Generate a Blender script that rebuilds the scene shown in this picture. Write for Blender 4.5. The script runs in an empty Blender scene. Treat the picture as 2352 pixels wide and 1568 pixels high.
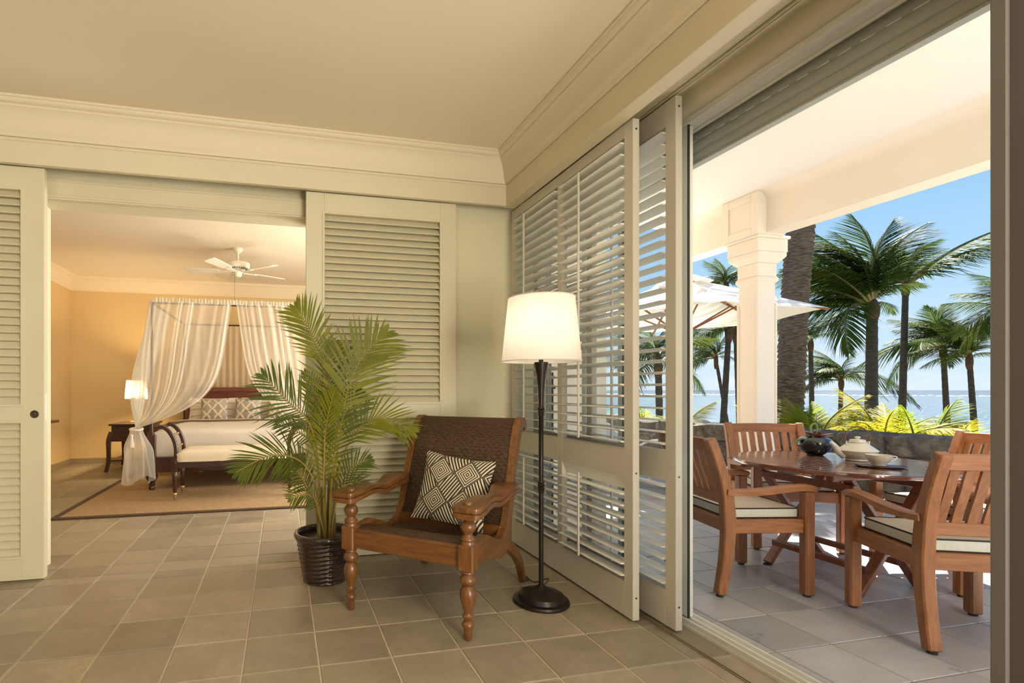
import bpy, bmesh, math, random
from mathutils import Vector, Matrix, noise as mnoise

# ------------------------------------------------------------------ camera, sky, sun, exposure
SC = bpy.context.scene
C = SC.collection
cam_d = bpy.data.cameras.new('camera')
cam = bpy.data.objects.new('camera', cam_d)
C.objects.link(cam)
cam.location = (0, 0, 1.12)
cam.rotation_euler = (math.radians(90), 0, math.radians(-13.127))
cam_d.sensor_width = 36
cam_d.lens = 18.12
cam_d.shift_x = 0.1071
cam_d.shift_y = 0.0476
cam_d.clip_start = 0.05
cam_d.clip_end = 60000
SC.camera = cam

vs = SC.view_settings
vs.view_transform = 'Standard'
vs.look = 'None'
vs.gamma = 1
vs.use_curve_mapping = False
vs.exposure = 0.0
try:
    SC.cycles.max_bounces = 8
    SC.cycles.diffuse_bounces = 4
    SC.cycles.transparent_max_bounces = 24
    SC.cycles.sample_clamp_indirect = 6
    SC.cycles.caustics_reflective = False
    SC.cycles.caustics_refractive = False
except Exception:
    pass

SUN_ENERGY = 28.0
SKY_STRENGTH = 1.05

world = bpy.data.worlds.new('sky')
SC.world = world
world.use_nodes = True
wn = world.node_tree
wn.nodes.clear()
w_out = wn.nodes.new('ShaderNodeOutputWorld')
w_bg = wn.nodes.new('ShaderNodeBackground')
w_bg.inputs[1].default_value = SKY_STRENGTH
wn.links.new(w_bg.outputs[0], w_out.inputs[0])
w_tc = wn.nodes.new('ShaderNodeTexCoord')
w_sep = wn.nodes.new('ShaderNodeSeparateXYZ')
wn.links.new(w_tc.outputs['Generated'], w_sep.inputs[0])
w_rp = wn.nodes.new('ShaderNodeValToRGB')
wn.links.new(w_sep.outputs[2], w_rp.inputs[0])
cr = w_rp.color_ramp
cr.elements[0].position = 0.0
cr.elements[0].color = (0.72, 0.86, 0.97, 1)
cr.elements[1].position = 1.0
cr.elements[1].color = (0.10, 0.27, 0.66, 1)
for pos, col in ((0.06, (0.62, 0.81, 0.97, 1)), (0.18, (0.44, 0.70, 0.96, 1)), (0.38, (0.25, 0.52, 0.90, 1))):
    e = cr.elements.new(pos)
    e.color = col
# thin low clouds near the horizon
w_map = wn.nodes.new('ShaderNodeMapping')
w_map.inputs['Scale'].default_value = (3.0, 3.0, 16.0)
wn.links.new(w_tc.outputs['Generated'], w_map.inputs[0])
w_nz = wn.nodes.new('ShaderNodeTexNoise')
w_nz.inputs['Scale'].default_value = 3.2
w_nz.inputs['Detail'].default_value = 8
wn.links.new(w_map.outputs[0], w_nz.inputs[0])
w_cr = wn.nodes.new('ShaderNodeValToRGB')
w_cr.color_ramp.elements[0].position = 0.50
w_cr.color_ramp.elements[1].position = 0.72
wn.links.new(w_nz.outputs[0], w_cr.inputs[0])
w_band = wn.nodes.new('ShaderNodeMapRange')
w_band.inputs[1].default_value = 0.16
w_band.inputs[2].default_value = 0.02
w_band.inputs[3].default_value = 0.0
w_band.inputs[4].default_value = 0.75
wn.links.new(w_sep.outputs[2], w_band.inputs[0])
w_mul = wn.nodes.new('ShaderNodeMath')
w_mul.operation = 'MULTIPLY'
wn.links.new(w_cr.outputs[0], w_mul.inputs[0])
wn.links.new(w_band.outputs[0], w_mul.inputs[1])
w_mix = wn.nodes.new('ShaderNodeMix')
w_mix.data_type = 'RGBA'
wn.links.new(w_mul.outputs[0], w_mix.inputs[0])
wn.links.new(w_rp.outputs[0], w_mix.inputs[6])
w_mix.inputs[7].default_value = (0.93, 0.96, 1.0, 1)
wn.links.new(w_mix.outputs[2], w_bg.inputs[0])

def light(name, kind, loc, energy, color, rot=(0, 0, 0), size=None, size_y=None, soft=None):
    d = bpy.data.lights.new(name, kind)
    d.energy = energy
    d.color = color
    if kind == 'AREA':
        d.shape = 'RECTANGLE'
        d.size = size
        d.size_y = size_y
    if soft is not None:
        if kind == 'SUN':
            d.angle = soft
        else:
            d.shadow_soft_size = soft
    o = bpy.data.objects.new(name, d)
    o.location = loc
    o.rotation_euler = rot
    C.objects.link(o)
    return o

def aim(o, target):
    d = Vector(target) - o.location
    o.rotation_euler = d.to_track_quat('-Z', 'Y').to_euler()

sun = light('sun', 'SUN', (20, 18, 30), SUN_ENERGY, (1.0, 0.95, 0.86), soft=math.radians(0.6))
aim(sun, Vector((20, 18, 30)) - Vector((0.74 * 0.53, 0.67 * 0.53, 0.848)) * 10)

# added fill light, set at an unseen opening behind the viewpoint
rear_fill = light('rear_fill_light', 'AREA', (1.70, -1.55, 1.25), 315, (1.0, 0.91, 0.735), size=2.3, size_y=2.2)
aim(rear_fill, (-0.6, 1.0, 2.5))
# weak added fill at a window opening cut into the unseen rear wall
left_fill = light('end_fill_light', 'AREA', (-3.0, -3.1, 1.5), 22, (1.0, 0.90, 0.72), size=2.2, size_y=1.5)
aim(left_fill, (-0.2, 3.4, 1.4))
# fill light added out of view at the bedroom's right-hand wall
bed_fill = light('bedroom_fill_light', 'AREA', (1.72, 5.3, 1.3), 110, (1.0, 0.95, 0.86), size=1.9, size_y=2.1)
aim(bed_fill, (-1.6, 6.2, 1.1))

# ------------------------------------------------------------------ helpers
rnd = random.Random(11)
rad = math.radians

def set_tags(o, label=None, cat=None, group=None, kind=None):
    if label: o['label'] = label
    if cat: o['category'] = cat
    if group: o['group'] = group
    if kind: o['kind'] = kind
    return o

def thing(name, label, cat, loc=(0, 0, 0), rz=0.0, group=None, kind=None):
    o = bpy.data.objects.new(name, None)
    o.empty_display_size = 0.1
    C.objects.link(o)
    o.location = loc
    o.rotation_euler = (0, 0, rz)
    return set_tags(o, label, cat, group, kind)

def link(o, parent=None):
    C.objects.link(o)
    if parent is not None:
        o.parent = parent
    return o

def inst(name, me, parent=None, loc=(0, 0, 0), rot=(0, 0, 0), scale=(1, 1, 1)):
    o = bpy.data.objects.new(name, me)
    o.location = loc
    o.rotation_euler = rot
    o.scale = scale
    return link(o, parent)

class MB:
    def __init__(self):
        self.v, self.f, self.mi, self.uv = [], [], [], []

    def add(self, verts, faces, mi=0, uvs=None):
        b = len(self.v)
        self.v += [tuple(p) for p in verts]
        for k, fc in enumerate(faces):
            self.f.append(tuple(i + b for i in fc))
            self.mi.append(mi)
            self.uv.append([uvs[i] for i in fc] if uvs else None)
        return self

    def box(self, x0, x1, y0, y1, z0, z1, M=None, mi=0):
        vs_ = [Vector(p) for p in ((x0, y0, z0), (x1, y0, z0), (x1, y1, z0), (x0, y1, z0), (x0, y0, z1), (x1, y0, z1), (x1, y1, z1), (x0, y1, z1))]
        if M is not None:
            vs_ = [M @ p for p in vs_]
        return self.add(vs_, [(0, 3, 2, 1), (4, 5, 6, 7), (0, 1, 5, 4), (1, 2, 6, 5), (2, 3, 7, 6), (3, 0, 4, 7)], mi)

    def beam(self, p, q, w, h, up=(0, 0, 1), w2=None, h2=None, mi=0):
        p, q, up = Vector(p), Vector(q), Vector(up)
        t = (q - p).normalized()
        s = t.cross(up).normalized()
        u = s.cross(t)
        w2, h2 = w2 or w, h2 or h
        a = [p + s * (i * w / 2) + u * (j * h / 2) for i, j in ((-1, -1), (1, -1), (1, 1), (-1, 1))]
        b = [q + s * (i * w2 / 2) + u * (j * h2 / 2) for i, j in ((-1, -1), (1, -1), (1, 1), (-1, 1))]
        return self.add(a + b, [(3, 2, 1, 0), (4, 5, 6, 7), (0, 1, 5, 4), (1, 2, 6, 5), (2, 3, 7, 6), (3, 0, 4, 7)], mi)

    def strip(self, pts, prof, up=(0, 0, 1), mi=0, scales=None):
        """sweep a closed cross-section prof [(s,u)] along pts"""
        pts = [Vector(p) for p in pts]
        n, m = len(pts), len(prof)
        vs_, up = [], Vector(up)
        for i, p in enumerate(pts):
            t = (pts[min(i + 1, n - 1)] - pts[max(i - 1, 0)]).normalized()
            s = t.cross(up)
            s = s.normalized() if s.length > 1e-6 else Vector((1, 0, 0))
            u = s.cross(t)
            k = scales[i] if scales else (1, 1)
            vs_ += [p + s * a * k[0] + u * b * k[1] for a, b in prof]
        fs = []
        for i in range(n - 1):
            for j in range(m):
                k = (j + 1) % m
                fs.append((i * m + j, i * m + k, (i + 1) * m + k, (i + 1) * m + j))
        fs.append(tuple(range(m - 1, -1, -1)))
        fs.append(tuple((n - 1) * m + j for j in range(m)))
        return self.add(vs_, fs, mi)

    def tube(self, pts, r, n=8, mi=0, caps=True):
        pts = [Vector(p) for p in pts]
        k = len(pts)
        rs = r if isinstance(r, (list, tuple)) else [r] * k
        vs_, ref = [], None
        for i, p in enumerate(pts):
            t = (pts[min(i + 1, k - 1)] - pts[max(i - 1, 0)]).normalized()
            if ref is None:
                ref = Vector((0, 0, 1)) if abs(t.z) < 0.9 else Vector((1, 0, 0))
            s = t.cross(ref).normalized()
            ref = s.cross(t).normalized()
            for j in range(n):
                a = 2 * math.pi * j / n
                vs_.append(p + (s * math.cos(a) + ref * math.sin(a)) * rs[i])
        fs = []
        for i in range(k - 1):
            for j in range(n):
                q = (j + 1) % n
                fs.append((i * n + j, (i + 1) * n + j, (i + 1) * n + q, i * n + q))
        if caps:
            fs.append(tuple(range(n)))
            fs.append(tuple((k - 1) * n + j for j in range(n - 1, -1, -1)))
        return self.add(vs_, fs, mi)

    def lathe(self, prof, c=(0, 0, 0), n=24, mi=0, sx=1.0, sy=1.0):
        vs_, k = [], len(prof)
        for r, z in prof:
            for j in range(n):
                a = 2 * math.pi * j / n
                vs_.append((c[0] + r * sx * math.cos(a), c[1] + r * sy * math.sin(a), c[2] + z))
        fs = []
        for i in range(k - 1):
            for j in range(n):
                q = (j + 1) % n
                fs.append((i * n + j, i * n + q, (i + 1) * n + q, (i + 1) * n + j))
        if prof[0][0] > 1e-5: fs.append(tuple(range(n - 1, -1, -1)))
        if prof[-1][0] > 1e-5: fs.append(tuple((k - 1) * n + j for j in range(n)))
        return self.add(vs_, fs, mi)

    def grid(self, fn, nu, nv, mi=0, uv=False, wrap=False):
        vs_, uvs = [], []
        for i in range(nu + 1):
            for j in range(nv + 1):
                vs_.append(fn(i / nu, j / nv))
                uvs.append((i / nu, j / nv))
        fs = []
        for i in range(nu):
            for j in range(nv):
                a = i * (nv + 1) + j
                fs.append((a, a + nv + 1, a + nv + 2, a + 1))
        return self.add(vs_, fs, mi, uvs if uv else None)

    def mesh(self, name, mats, smooth=None, bevel=0.0, weld=False, seg=1):
        me = bpy.data.meshes.new(name)
        me.from_pydata([tuple(p) for p in self.v], [], self.f)
        if any(u is not None for u in self.uv):
            lay = me.uv_layers.new(name='UVMap')
            i = 0
            for u in self.uv:
                n_ = 0 if u is None else len(u)
                for k in range(n_):
                    lay.data[i + k].uv = u[k]
                i += n_
        for m in (mats if isinstance(mats, (list, tuple)) else [mats]):
            me.materials.append(m)
        if any(self.mi):
            me.polygons.foreach_set('material_index', self.mi)
        if bevel or weld:
            bm = bmesh.new()
            bm.from_mesh(me)
            if weld:
                bmesh.ops.remove_doubles(bm, verts=bm.verts, dist=1e-5)
            if bevel:
                ed = [e for e in bm.edges if len(e.link_faces) == 2 and e.calc_face_angle(0) > 0.5]
                bmesh.ops.bevel(bm, geom=ed, offset=bevel, segments=seg, affect='EDGES', profile=0.5, clamp_overlap=True)
            bm.to_mesh(me)
            bm.free()
        if smooth is not None:
            me.polygons.foreach_set('use_smooth', [True] * len(me.polygons))
            me.set_sharp_from_angle(angle=rad(smooth))
        me.update()
        return me

    def build(self, name, mats, parent=None, smooth=None, bevel=0.0, loc=(0, 0, 0), rot=(0, 0, 0), weld=False, seg=1):
        return inst(name, self.mesh(name, mats, smooth, bevel, weld, seg), parent, loc, rot)

def copy_tree(o, parent=None):
    c = o.copy()
    C.objects.link(c)
    c.parent = parent
    for ch in list(o.children):
        copy_tree(ch, c)
    return c

def catmull(pts, n):
    pts = [Vector(p) for p in pts]
    out = []
    k = len(pts) - 1
    for i in range(n + 1):
        t = i / n * k
        a = min(int(t), k - 1)
        u = t - a
        p0, p1, p2, p3 = pts[max(a - 1, 0)], pts[a], pts[a + 1], pts[min(a + 2, k)]
        out.append(0.5 * ((2 * p1) + (p2 - p0) * u + (2 * p0 - 5 * p1 + 4 * p2 - p3) * u * u + (3 * p1 - p0 - 3 * p2 + p3) * u ** 3))
    return out

def sstep(a, b, x):
    t = max(0.0, min(1.0, (x - a) / (b - a)))
    return t * t * (3 - 2 * t)

# ------------------------------------------------------------------ materials
class X:
    """tiny expression wrapper for shader maths"""
    def __init__(s, nt, sock):
        s.nt, s.s = nt, sock
    def _op(s, op, *args):
        n = s.nt.nodes.new('ShaderNodeMath')
        n.operation = op
        for i, a in enumerate((s,) + args):
            if isinstance(a, X):
                s.nt.links.new(a.s, n.inputs[i])
            else:
                n.inputs[i].default_value = a
        return X(s.nt, n.outputs[0])
    def __add__(s, o): return s._op('ADD', o)
    def __sub__(s, o): return s._op('SUBTRACT', o)
    def __mul__(s, o): return s._op('MULTIPLY', o)
    def __mod__(s, o): return s._op('FLOORED_MODULO', o)
    def gt(s, o): return s._op('GREATER_THAN', o)
    def lt(s, o): return s._op('LESS_THAN', o)
    def mx(s, o): return s._op('MAXIMUM', o)
    def fract(s): return s._op('FRACT')
    def floor(s): return s._op('FLOOR')
    def abs(s): return s._op('ABSOLUTE')
    def sin(s): return s._op('SINE')
    def cos(s): return s._op('COSINE')

def new_mat(name):
    m = bpy.data.materials.new(name)
    m.use_nodes = True
    nt = m.node_tree
    b = nt.nodes['Principled BSDF']
    return m, nt, b

def mixc(nt, fac, a, b):
    n = nt.nodes.new('ShaderNodeMix')
    n.data_type = 'RGBA'
    for i, v in ((0, fac), (6, a), (7, b)):
        if isinstance(v, X): v = v.s
        if hasattr(v, 'is_linked'):
            nt.links.new(v, n.inputs[i])
        elif i == 0:
            n.inputs[0].default_value = v
        else:
            n.inputs[i].default_value = tuple(v) + (1,) if len(v) == 3 else v
    return n.outputs[2]

def coords(nt, scale=(1, 1, 1), kind='Object', rot=(0, 0, 0)):
    t = nt.nodes.new('ShaderNodeTexCoord')
    m = nt.nodes.new('ShaderNodeMapping')
    m.inputs['Scale'].default_value = scale
    m.inputs['Rotation'].default_value = rot
    nt.links.new(t.outputs[kind], m.inputs[0])
    return m.outputs[0]

def noise_fac(nt, vec, scale, detail=4, lo=0.35, hi=0.65, rough=0.55, distort=0.0):
    n = nt.nodes.new('ShaderNodeTexNoise')
    n.inputs['Scale'].default_value = scale
    n.inputs['Detail'].default_value = detail
    n.inputs['Roughness'].default_value = rough
    n.inputs['Distortion'].default_value = distort
    nt.links.new(vec, n.inputs[0])
    r = nt.nodes.new('ShaderNodeMapRange')
    r.inputs[1].default_value = lo
    r.inputs[2].default_value = hi
    nt.links.new(n.outputs[0], r.inputs[0])
    return r.outputs[0]

def bump(nt, b, height, strength=0.2, dist=0.01):
    n = nt.nodes.new('ShaderNodeBump')
    n.inputs['Strength'].default_value = strength
    n.inputs['Distance'].default_value = dist
    nt.links.new(height.s if isinstance(height, X) else height, n.inputs['Height'])
    nt.links.new(n.outputs[0], b.inputs['Normal'])

def mat(name, col, rough=0.5, col2=None, scale=4.0, stretch=(1, 1, 1), bmp=0.0, bscale=None, metal=0.0, spec=0.5, rand=0.0, detail=4, lo=0.35, hi=0.65, bdist=0.01, coat=0.0, kind='Object', sheen=0.0):
    m, nt, b = new_mat(name)
    b.inputs['Roughness'].default_value = rough
    b.inputs['Metallic'].default_value = metal
    b.inputs['Specular IOR Level'].default_value = spec
    b.inputs['Coat Weight'].default_value = coat
    b.inputs['Sheen Weight'].default_value = sheen
    c = tuple(col) + (1,)
    out = None
    if col2 is not None:
        v = coords(nt, stretch, kind)
        fac = noise_fac(nt, v, scale, detail, lo, hi)
        out = mixc(nt, fac, col, col2)
    if rand:
        oi = nt.nodes.new('ShaderNodeObjectInfo')
        h = nt.nodes.new('ShaderNodeHueSaturation')
        r = nt.nodes.new('ShaderNodeMapRange')
        r.inputs[3].default_value = 1 - rand
        r.inputs[4].default_value = 1 + rand
        nt.links.new(oi.outputs['Random'], r.inputs[0])
        nt.links.new(r.outputs[0], h.inputs['Value'])
        h.inputs['Color'].default_value = c
        if out is not None: nt.links.new(out, h.inputs['Color'])
        out = h.outputs[0]
    if out is not None: nt.links.new(out, b.inputs['Base Color'])
    else: b.inputs['Base Color'].default_value = c
    if bmp:
        v = coords(nt, stretch, kind)
        bump(nt, b, noise_fac(nt, v, bscale or scale * 4, 5, 0.2, 0.8), bmp, bdist)
    return m

def wood(name, dark, lightc, axis=2, scale=6.0, rough=0.42, coat=0.15, stretch=9.0, rand=0.12):
    st = [stretch] * 3
    st[axis] = 1.0
    m, nt, b = new_mat(name)
    v = coords(nt, st)
    f1 = noise_fac(nt, v, scale, 6, 0.3, 0.7, 0.6, 0.6)
    c = mixc(nt, f1, dark, lightc)
    oi = nt.nodes.new('ShaderNodeObjectInfo')
    h = nt.nodes.new('ShaderNodeHueSaturation')
    r = nt.nodes.new('ShaderNodeMapRange')
    r.inputs[3].default_value, r.inputs[4].default_value = 1 - rand, 1 + rand
    nt.links.new(oi.outputs['Random'], r.inputs[0])
    nt.links.new(r.outputs[0], h.inputs['Value'])
    nt.links.new(c, h.inputs['Color'])
    nt.links.new(h.outputs[0], b.inputs['Base Color'])
    b.inputs['Roughness'].default_value = rough
    b.inputs['Coat Weight'].default_value = coat
    b.inputs['Coat Roughness'].default_value = 0.25
    bump(nt, b, f1, 0.08, 0.004)
    return m

M = {}
M['wall'] = mat('cream_wall_paint', (0.75, 0.70, 0.50), 0.75, (0.72, 0.67, 0.48), 1.5, bmp=0.05, bscale=120, bdist=0.002)
M['ceil'] = mat('ceiling_paint', (0.82, 0.73, 0.57), 0.8, (0.80, 0.71, 0.55), 0.8)
M['bounce_cut'] = wood('bounce_cut_wall', (0.10, 0.055, 0.030), (0.20, 0.115, 0.062), axis=2, rough=0.5)  # unseen walls made dark to cut the bounce onto the shutters
M['trim'] = mat('cream_gloss_trim', (0.70, 0.635, 0.46), 0.42, (0.67, 0.605, 0.44), 2.0)
M['crown'] = mat('crown_plaster', (0.72, 0.64, 0.475), 0.6)
M['door'] = mat('louvre_door_paint', (0.67, 0.62, 0.45), 0.42, (0.64, 0.59, 0.425), 2.0)
M['shutter'] = mat('backlit_shutter_paint', (0.66, 0.625, 0.54), 0.4)  # stiles and rails: shade of the backlit inner faces put into the colour
M['lit_slat'] = mat('lit_slat_paint', (0.90, 0.90, 0.85), 0.4)  # slats whitened to stand for daylight bounced in from outside
M['alu'] = mat('white_powder_coat', (0.80, 0.80, 0.74), 0.35)
M['taupe'] = mat('taupe_pier', (0.112, 0.100, 0.098), 0.6, (0.102, 0.091, 0.090), 3)  # even dark grey, much darker than the cream wall
M['rubber'] = mat('dark_rubber_seal', (0.03, 0.035, 0.035), 0.6)
M['track'] = mat('brass_track', (0.42, 0.36, 0.26), 0.35, metal=0.7)
M['bedwall'] = mat('warm_bedroom_paint', (0.76, 0.565, 0.28), 0.8, (0.74, 0.545, 0.265), 1.2)
M['bedceil'] = mat('bedroom_ceiling_paint', (0.82, 0.72, 0.56), 0.8)
M['bedcrown'] = mat('bedroom_crown_plaster', (0.85, 0.72, 0.50), 0.6)
M['ext'] = mat('white_render', (0.83, 0.765, 0.675), 0.75, (0.81, 0.745, 0.655), 1.2)
M['vceil'] = mat('verandah_ceiling_paint', (0.82, 0.78, 0.73), 0.8)
M['rough_ext'] = mat('roughcast', (0.58, 0.54, 0.47), 0.9, (0.48, 0.44, 0.38), 60, bmp=0.5, bscale=160)
M['roller'] = mat('grey_green_roller', (0.50, 0.535, 0.49), 0.5)
M['slot_light'] = mat('painted_slot_light', (0.95, 0.95, 0.90), 0.6)  # white dashes painted to stand for daylight coming through the slots
M['grout'] = mat('pale_grout', (0.62, 0.56, 0.44), 0.9, (0.54, 0.48, 0.37), 30)
M['grout2'] = mat('dark_patio_grout', (0.24, 0.21, 0.17), 0.9)

def tile_mat(name, a, b2, c3, rough, spec=0.5):
    m, nt, b = new_mat(name)
    tc = nt.nodes.new('ShaderNodeTexCoord')
    oi = nt.nodes.new('ShaderNodeObjectInfo')
    ad = nt.nodes.new('ShaderNodeVectorMath')
    ad.operation = 'MULTIPLY_ADD'
    ad.inputs[1].default_value = (1, 1, 1)
    cmb = nt.nodes.new('ShaderNodeCombineXYZ')
    mul = X(nt, oi.outputs['Random']) * 37.0
    nt.links.new(mul.s, cmb.inputs[0])
    nt.links.new(mul.s, cmb.inputs[2])
    nt.links.new(tc.outputs['Object'], ad.inputs[0])
    nt.links.new(cmb.outputs[0], ad.inputs[2])
    f1 = noise_fac(nt, ad.outputs[0], 4.0, 6, 0.3, 0.72, 0.62, 0.5)
    f2 = noise_fac(nt, ad.outputs[0], 22.0, 5, 0.45, 0.75, 0.6)
    col = mixc(nt, f1, a, b2)
    n2 = X(nt, f2) * 0.35
    col = mixc(nt, n2, col, c3)
    h = nt.nodes.new('ShaderNodeHueSaturation')
    r = nt.nodes.new('ShaderNodeMapRange')
    r.inputs[3].default_value, r.inputs[4].default_value = 0.84, 1.14
    rx = (X(nt, oi.outputs['Random']) * 7.31).fract()
    nt.links.new(rx.s, r.inputs[0])
    nt.links.new(r.outputs[0], h.inputs['Value'])
    nt.links.new(col, h.inputs['Color'])
    nt.links.new(h.outputs[0], b.inputs['Base Color'])
    rr = nt.nodes.new('ShaderNodeMapRange')
    rr.inputs[3].default_value, rr.inputs[4].default_value = rough - 0.06, rough + 0.12
    nt.links.new(f1, rr.inputs[0])
    nt.links.new(rr.outputs[0], b.inputs['Roughness'])
    b.inputs['Specular IOR Level'].default_value = spec
    bump(nt, b, f2, 0.12, 0.003)
    return m

M['tile'] = tile_mat('slate_floor_tile', (0.285, 0.240, 0.175), (0.395, 0.335, 0.240), (0.215, 0.19, 0.145), 0.40)
M['ptile'] = tile_mat('patio_floor_tile', (0.36, 0.36, 0.375), (0.46, 0.455, 0.46), (0.30, 0.305, 0.32), 0.32)
# ------------------------------------------------------------------ the setting
def struct(name, mb, m, label, cat, parent=None, **kw):
    o = mb.build(name, m, parent, **kw)
    if parent is None:
        set_tags(o, label, cat, kind='structure')
    return o

CAMP = Vector((0, 0, 1.12))
TH = rad(13.127)
def in_view(x, y, z=0.0, margin=60):
    d = Vector((x, y, z)) - CAMP
    dep = d.x * math.sin(TH) + d.y * math.cos(TH)
    if dep < 0.4: return None
    r = d.x * math.cos(TH) - d.y * math.sin(TH)
    px_, py_ = 924 + 1184 * r / dep, 896 - 1184 * d.z / dep
    if -margin < px_ < 2352 + margin and -margin < py_ < 1568 + margin: return dep
    return None

def tile_verts(x0, x1, y0, y1, zt=0.0, h=0.010, c=0.003, jit=0.0):
    return [(x0, y0, zt - h), (x1, y0, zt - h), (x1, y1, zt - h), (x0, y1, zt - h),
            (x0, y0, zt - c), (x1, y0, zt - c), (x1, y1, zt - c), (x0, y1, zt - c),
            (x0 + c, y0 + c, zt), (x1 - c, y0 + c, zt), (x1 - c, y1 - c, zt), (x0 + c, y1 - c, zt)]
TILE_F = [(0, 1, 5, 4), (1, 2, 6, 5), (2, 3, 7, 6), (3, 0, 4, 7), (4, 5, 9, 8), (5, 6, 10, 9), (6, 7, 11, 10), (7, 4, 8, 11), (8, 9, 10, 11)]
PITCH = 0.303
def lay_tiles(parent, zones, ox, oy, m, joint, skip=None, limit=300):
    """zones: list of (x0,x1,y0,y1); cells on one lattice, clipped to the zone"""
    cells = []
    for (zx0, zx1, zy0, zy1) in zones:
        for i in range(math.floor((zx0 - ox) / PITCH), math.ceil((zx1 - ox) / PITCH)):
            for j in range(math.floor((zy0 - oy) / PITCH), math.ceil((zy1 - oy) / PITCH)):
                a, b = max(ox + i * PITCH, zx0), min(ox + (i + 1) * PITCH, zx1)
                c, d = max(oy + j * PITCH, zy0), min(oy + (j + 1) * PITCH, zy1)
                if b - a < 0.02 or d - c < 0.02: continue
                cells.append((a + joint / 2, b - joint / 2, c + joint / 2, d - joint / 2))
    full = MB().add(tile_verts(-PITCH / 2 + joint / 2, PITCH / 2 - joint / 2, -PITCH / 2 + joint / 2, PITCH / 2 - joint / 2), TILE_F).mesh('tile', m)
    seen, rest = [], []
    for cell in cells:
        x, y = (cell[0] + cell[1]) / 2, (cell[2] + cell[3]) / 2
        dep = in_view(x, y)
        if dep is None or (skip and skip(x, y)): rest.append(cell)
        else: seen.append((dep, cell))
    seen.sort()
    rest += [c for _, c in seen[limit:]]
    for _, (a, b, c, d) in seen[:limit]:
        x, y = (a + b) / 2, (c + d) / 2
        if abs(b - a - PITCH + joint) < 1e-4 and abs(d - c - PITCH + joint) < 1e-4:
            inst('tile', full, parent, (x, y, rnd.uniform(-0.0006, 0.0006)))
        else:
            MB().add([(p[0] - x, p[1] - y, p[2]) for p in tile_verts(a, b, c, d)], TILE_F).build('tile', m, parent, loc=(x, y, 0))
    if rest:
        mb = MB()
        for (a, b, c, d) in rest: mb.add(tile_verts(a, b, c, d), TILE_F)
        o = mb.build('tile_field', m, parent)
        o['kind'] = 'stuff'

RUG = (-1.86, 0.95, 5.02, 8.35)
floor = struct('floor', MB().box(-4.35, 1.86, -3.35, 3.45, -0.2, -0.004).box(-3.2, 1.86, 3.45, 8.9, -0.2, -0.004), M['grout'],
               'brown slate tiled floor with pale grout running into the bedroom', 'floor')
lay_tiles(floor, [(-4.2, 1.86, -3.2, 3.45), (-3.12, 1.80, 3.45, 8.75)], 1.056, 2.116, M['tile'], 0.007,
          skip=lambda x, y: RUG[0] + 0.2 < x < RUG[1] and RUG[2] + 0.2 < y < RUG[3])
patio = struct('floor_patio', MB().box(1.96, 5.75, -3.0, 9.5, -0.2, -0.003), M['grout2'],
               'grey stone tiled patio floor under the verandah', 'floor')
lay_tiles(patio, [(1.962, 5.75, -2.0, 9.0)], 2.061, 2.090, M['ptile'], 0.006)

# --- back wall with the wide opening to the bedroom
OPX0, OPX1, OPZ = -1.46, 0.22, 2.29
wb = MB()
wb.box(-4.35, OPX0, 3.60, 3.77, 0, 2.95)
wb.box(OPX1, 1.96, 3.55, 3.77, 0, 2.95)
wb.box(OPX0, OPX1, 3.60, 3.77, OPZ, 2.95)
struct('wall_back', wb, M['wall'], 'cream wall with a wide opening to the bedroom', 'wall')
hd = MB().box(OPX0, OPX1, 3.555, 3.60, OPZ, 2.42).box(OPX0, OPX1, 3.547, 3.556, 2.30, 2.315).box(OPX0, OPX1, 3.547, 3.556, 2.395, 2.408)
struct('trim_1', hd, M['trim'], 'cream header board over the bedroom opening', 'trim', bevel=0.002)
struct('trim_2', MB().box(-4.2, 1.585, 3.40, 3.435, 2.430, 2.577).box(-4.2, 1.585, 3.395, 3.40, 2.558, 2.577), M['trim'],
       'cream pelmet board above the louvred sliding doors', 'trim', bevel=0.002)
struct('trim_3', MB().box(1.55, 1.632, -3.2, 3.435, 2.427, 2.577), M['trim'],
       'cream pelmet board above the white shutters', 'trim', bevel=0.002)
CRP = [(0.0, 2.577), (0.016, 2.577), (0.018, 2.592), (0.024, 2.602), (0.030, 2.615), (0.034, 2.64), (0.044, 2.672), (0.058, 2.700),
       (0.072, 2.718), (0.078, 2.722), (0.078, 2.734), (0.088, 2.738), (0.096, 2.748), (0.100, 2.760), (0.106, 2.762), (0.106, 2.776), (0.0, 2.776)]
def crown(name, prof, path, inward, label, m):
    """path: two floor points; inward: unit vector into the room; mitred by the inset at both ends"""
    mb, vs_ = MB(), []
    (ax, ay), (bx, by) = path
    t = Vector((bx - ax, by - ay)).normalized()
    for p, s in ((Vector((ax, ay)), 1), (Vector((bx, by)), -1)):
        vs_.append([(p.x + inward[0] * d + t.x * d * s, p.y + inward[1] * d + t.y * d * s, z) for d, z in prof])
    k = len(prof)
    mb.add(vs_[0] + vs_[1], [(i, (i + 1) % k, k + (i + 1) % k, k + i) for i in range(k)] + [tuple(range(k)), tuple(range(2 * k - 1, k - 1, -1))])
    return struct(name, mb, m, label, 'moulding', smooth=35)
crown('trim_4', CRP, ((-4.2, 3.40), (1.55, 3.40)), (0, -1), 'cream crown moulding over the wall to the bedroom', M['crown'])
crown('trim_5', CRP, ((1.55, 3.40), (1.55, -3.2)), (-1, 0), 'cream crown moulding over the shuttered side', M['crown'])
struct('ceiling', MB().box(-4.35, 1.9, -3.35, 3.62, 2.776, 2.95), M['ceil'], 'plain cream ceiling of the sitting room', 'ceiling')
struct('wall_left', MB().box(-4.35, -4.2, -3.35, 3.62, 0, 2.95), M['bounce_cut'], 'unseen left end wall of the sitting room, darkened to cut bounce light', 'wall')
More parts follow.
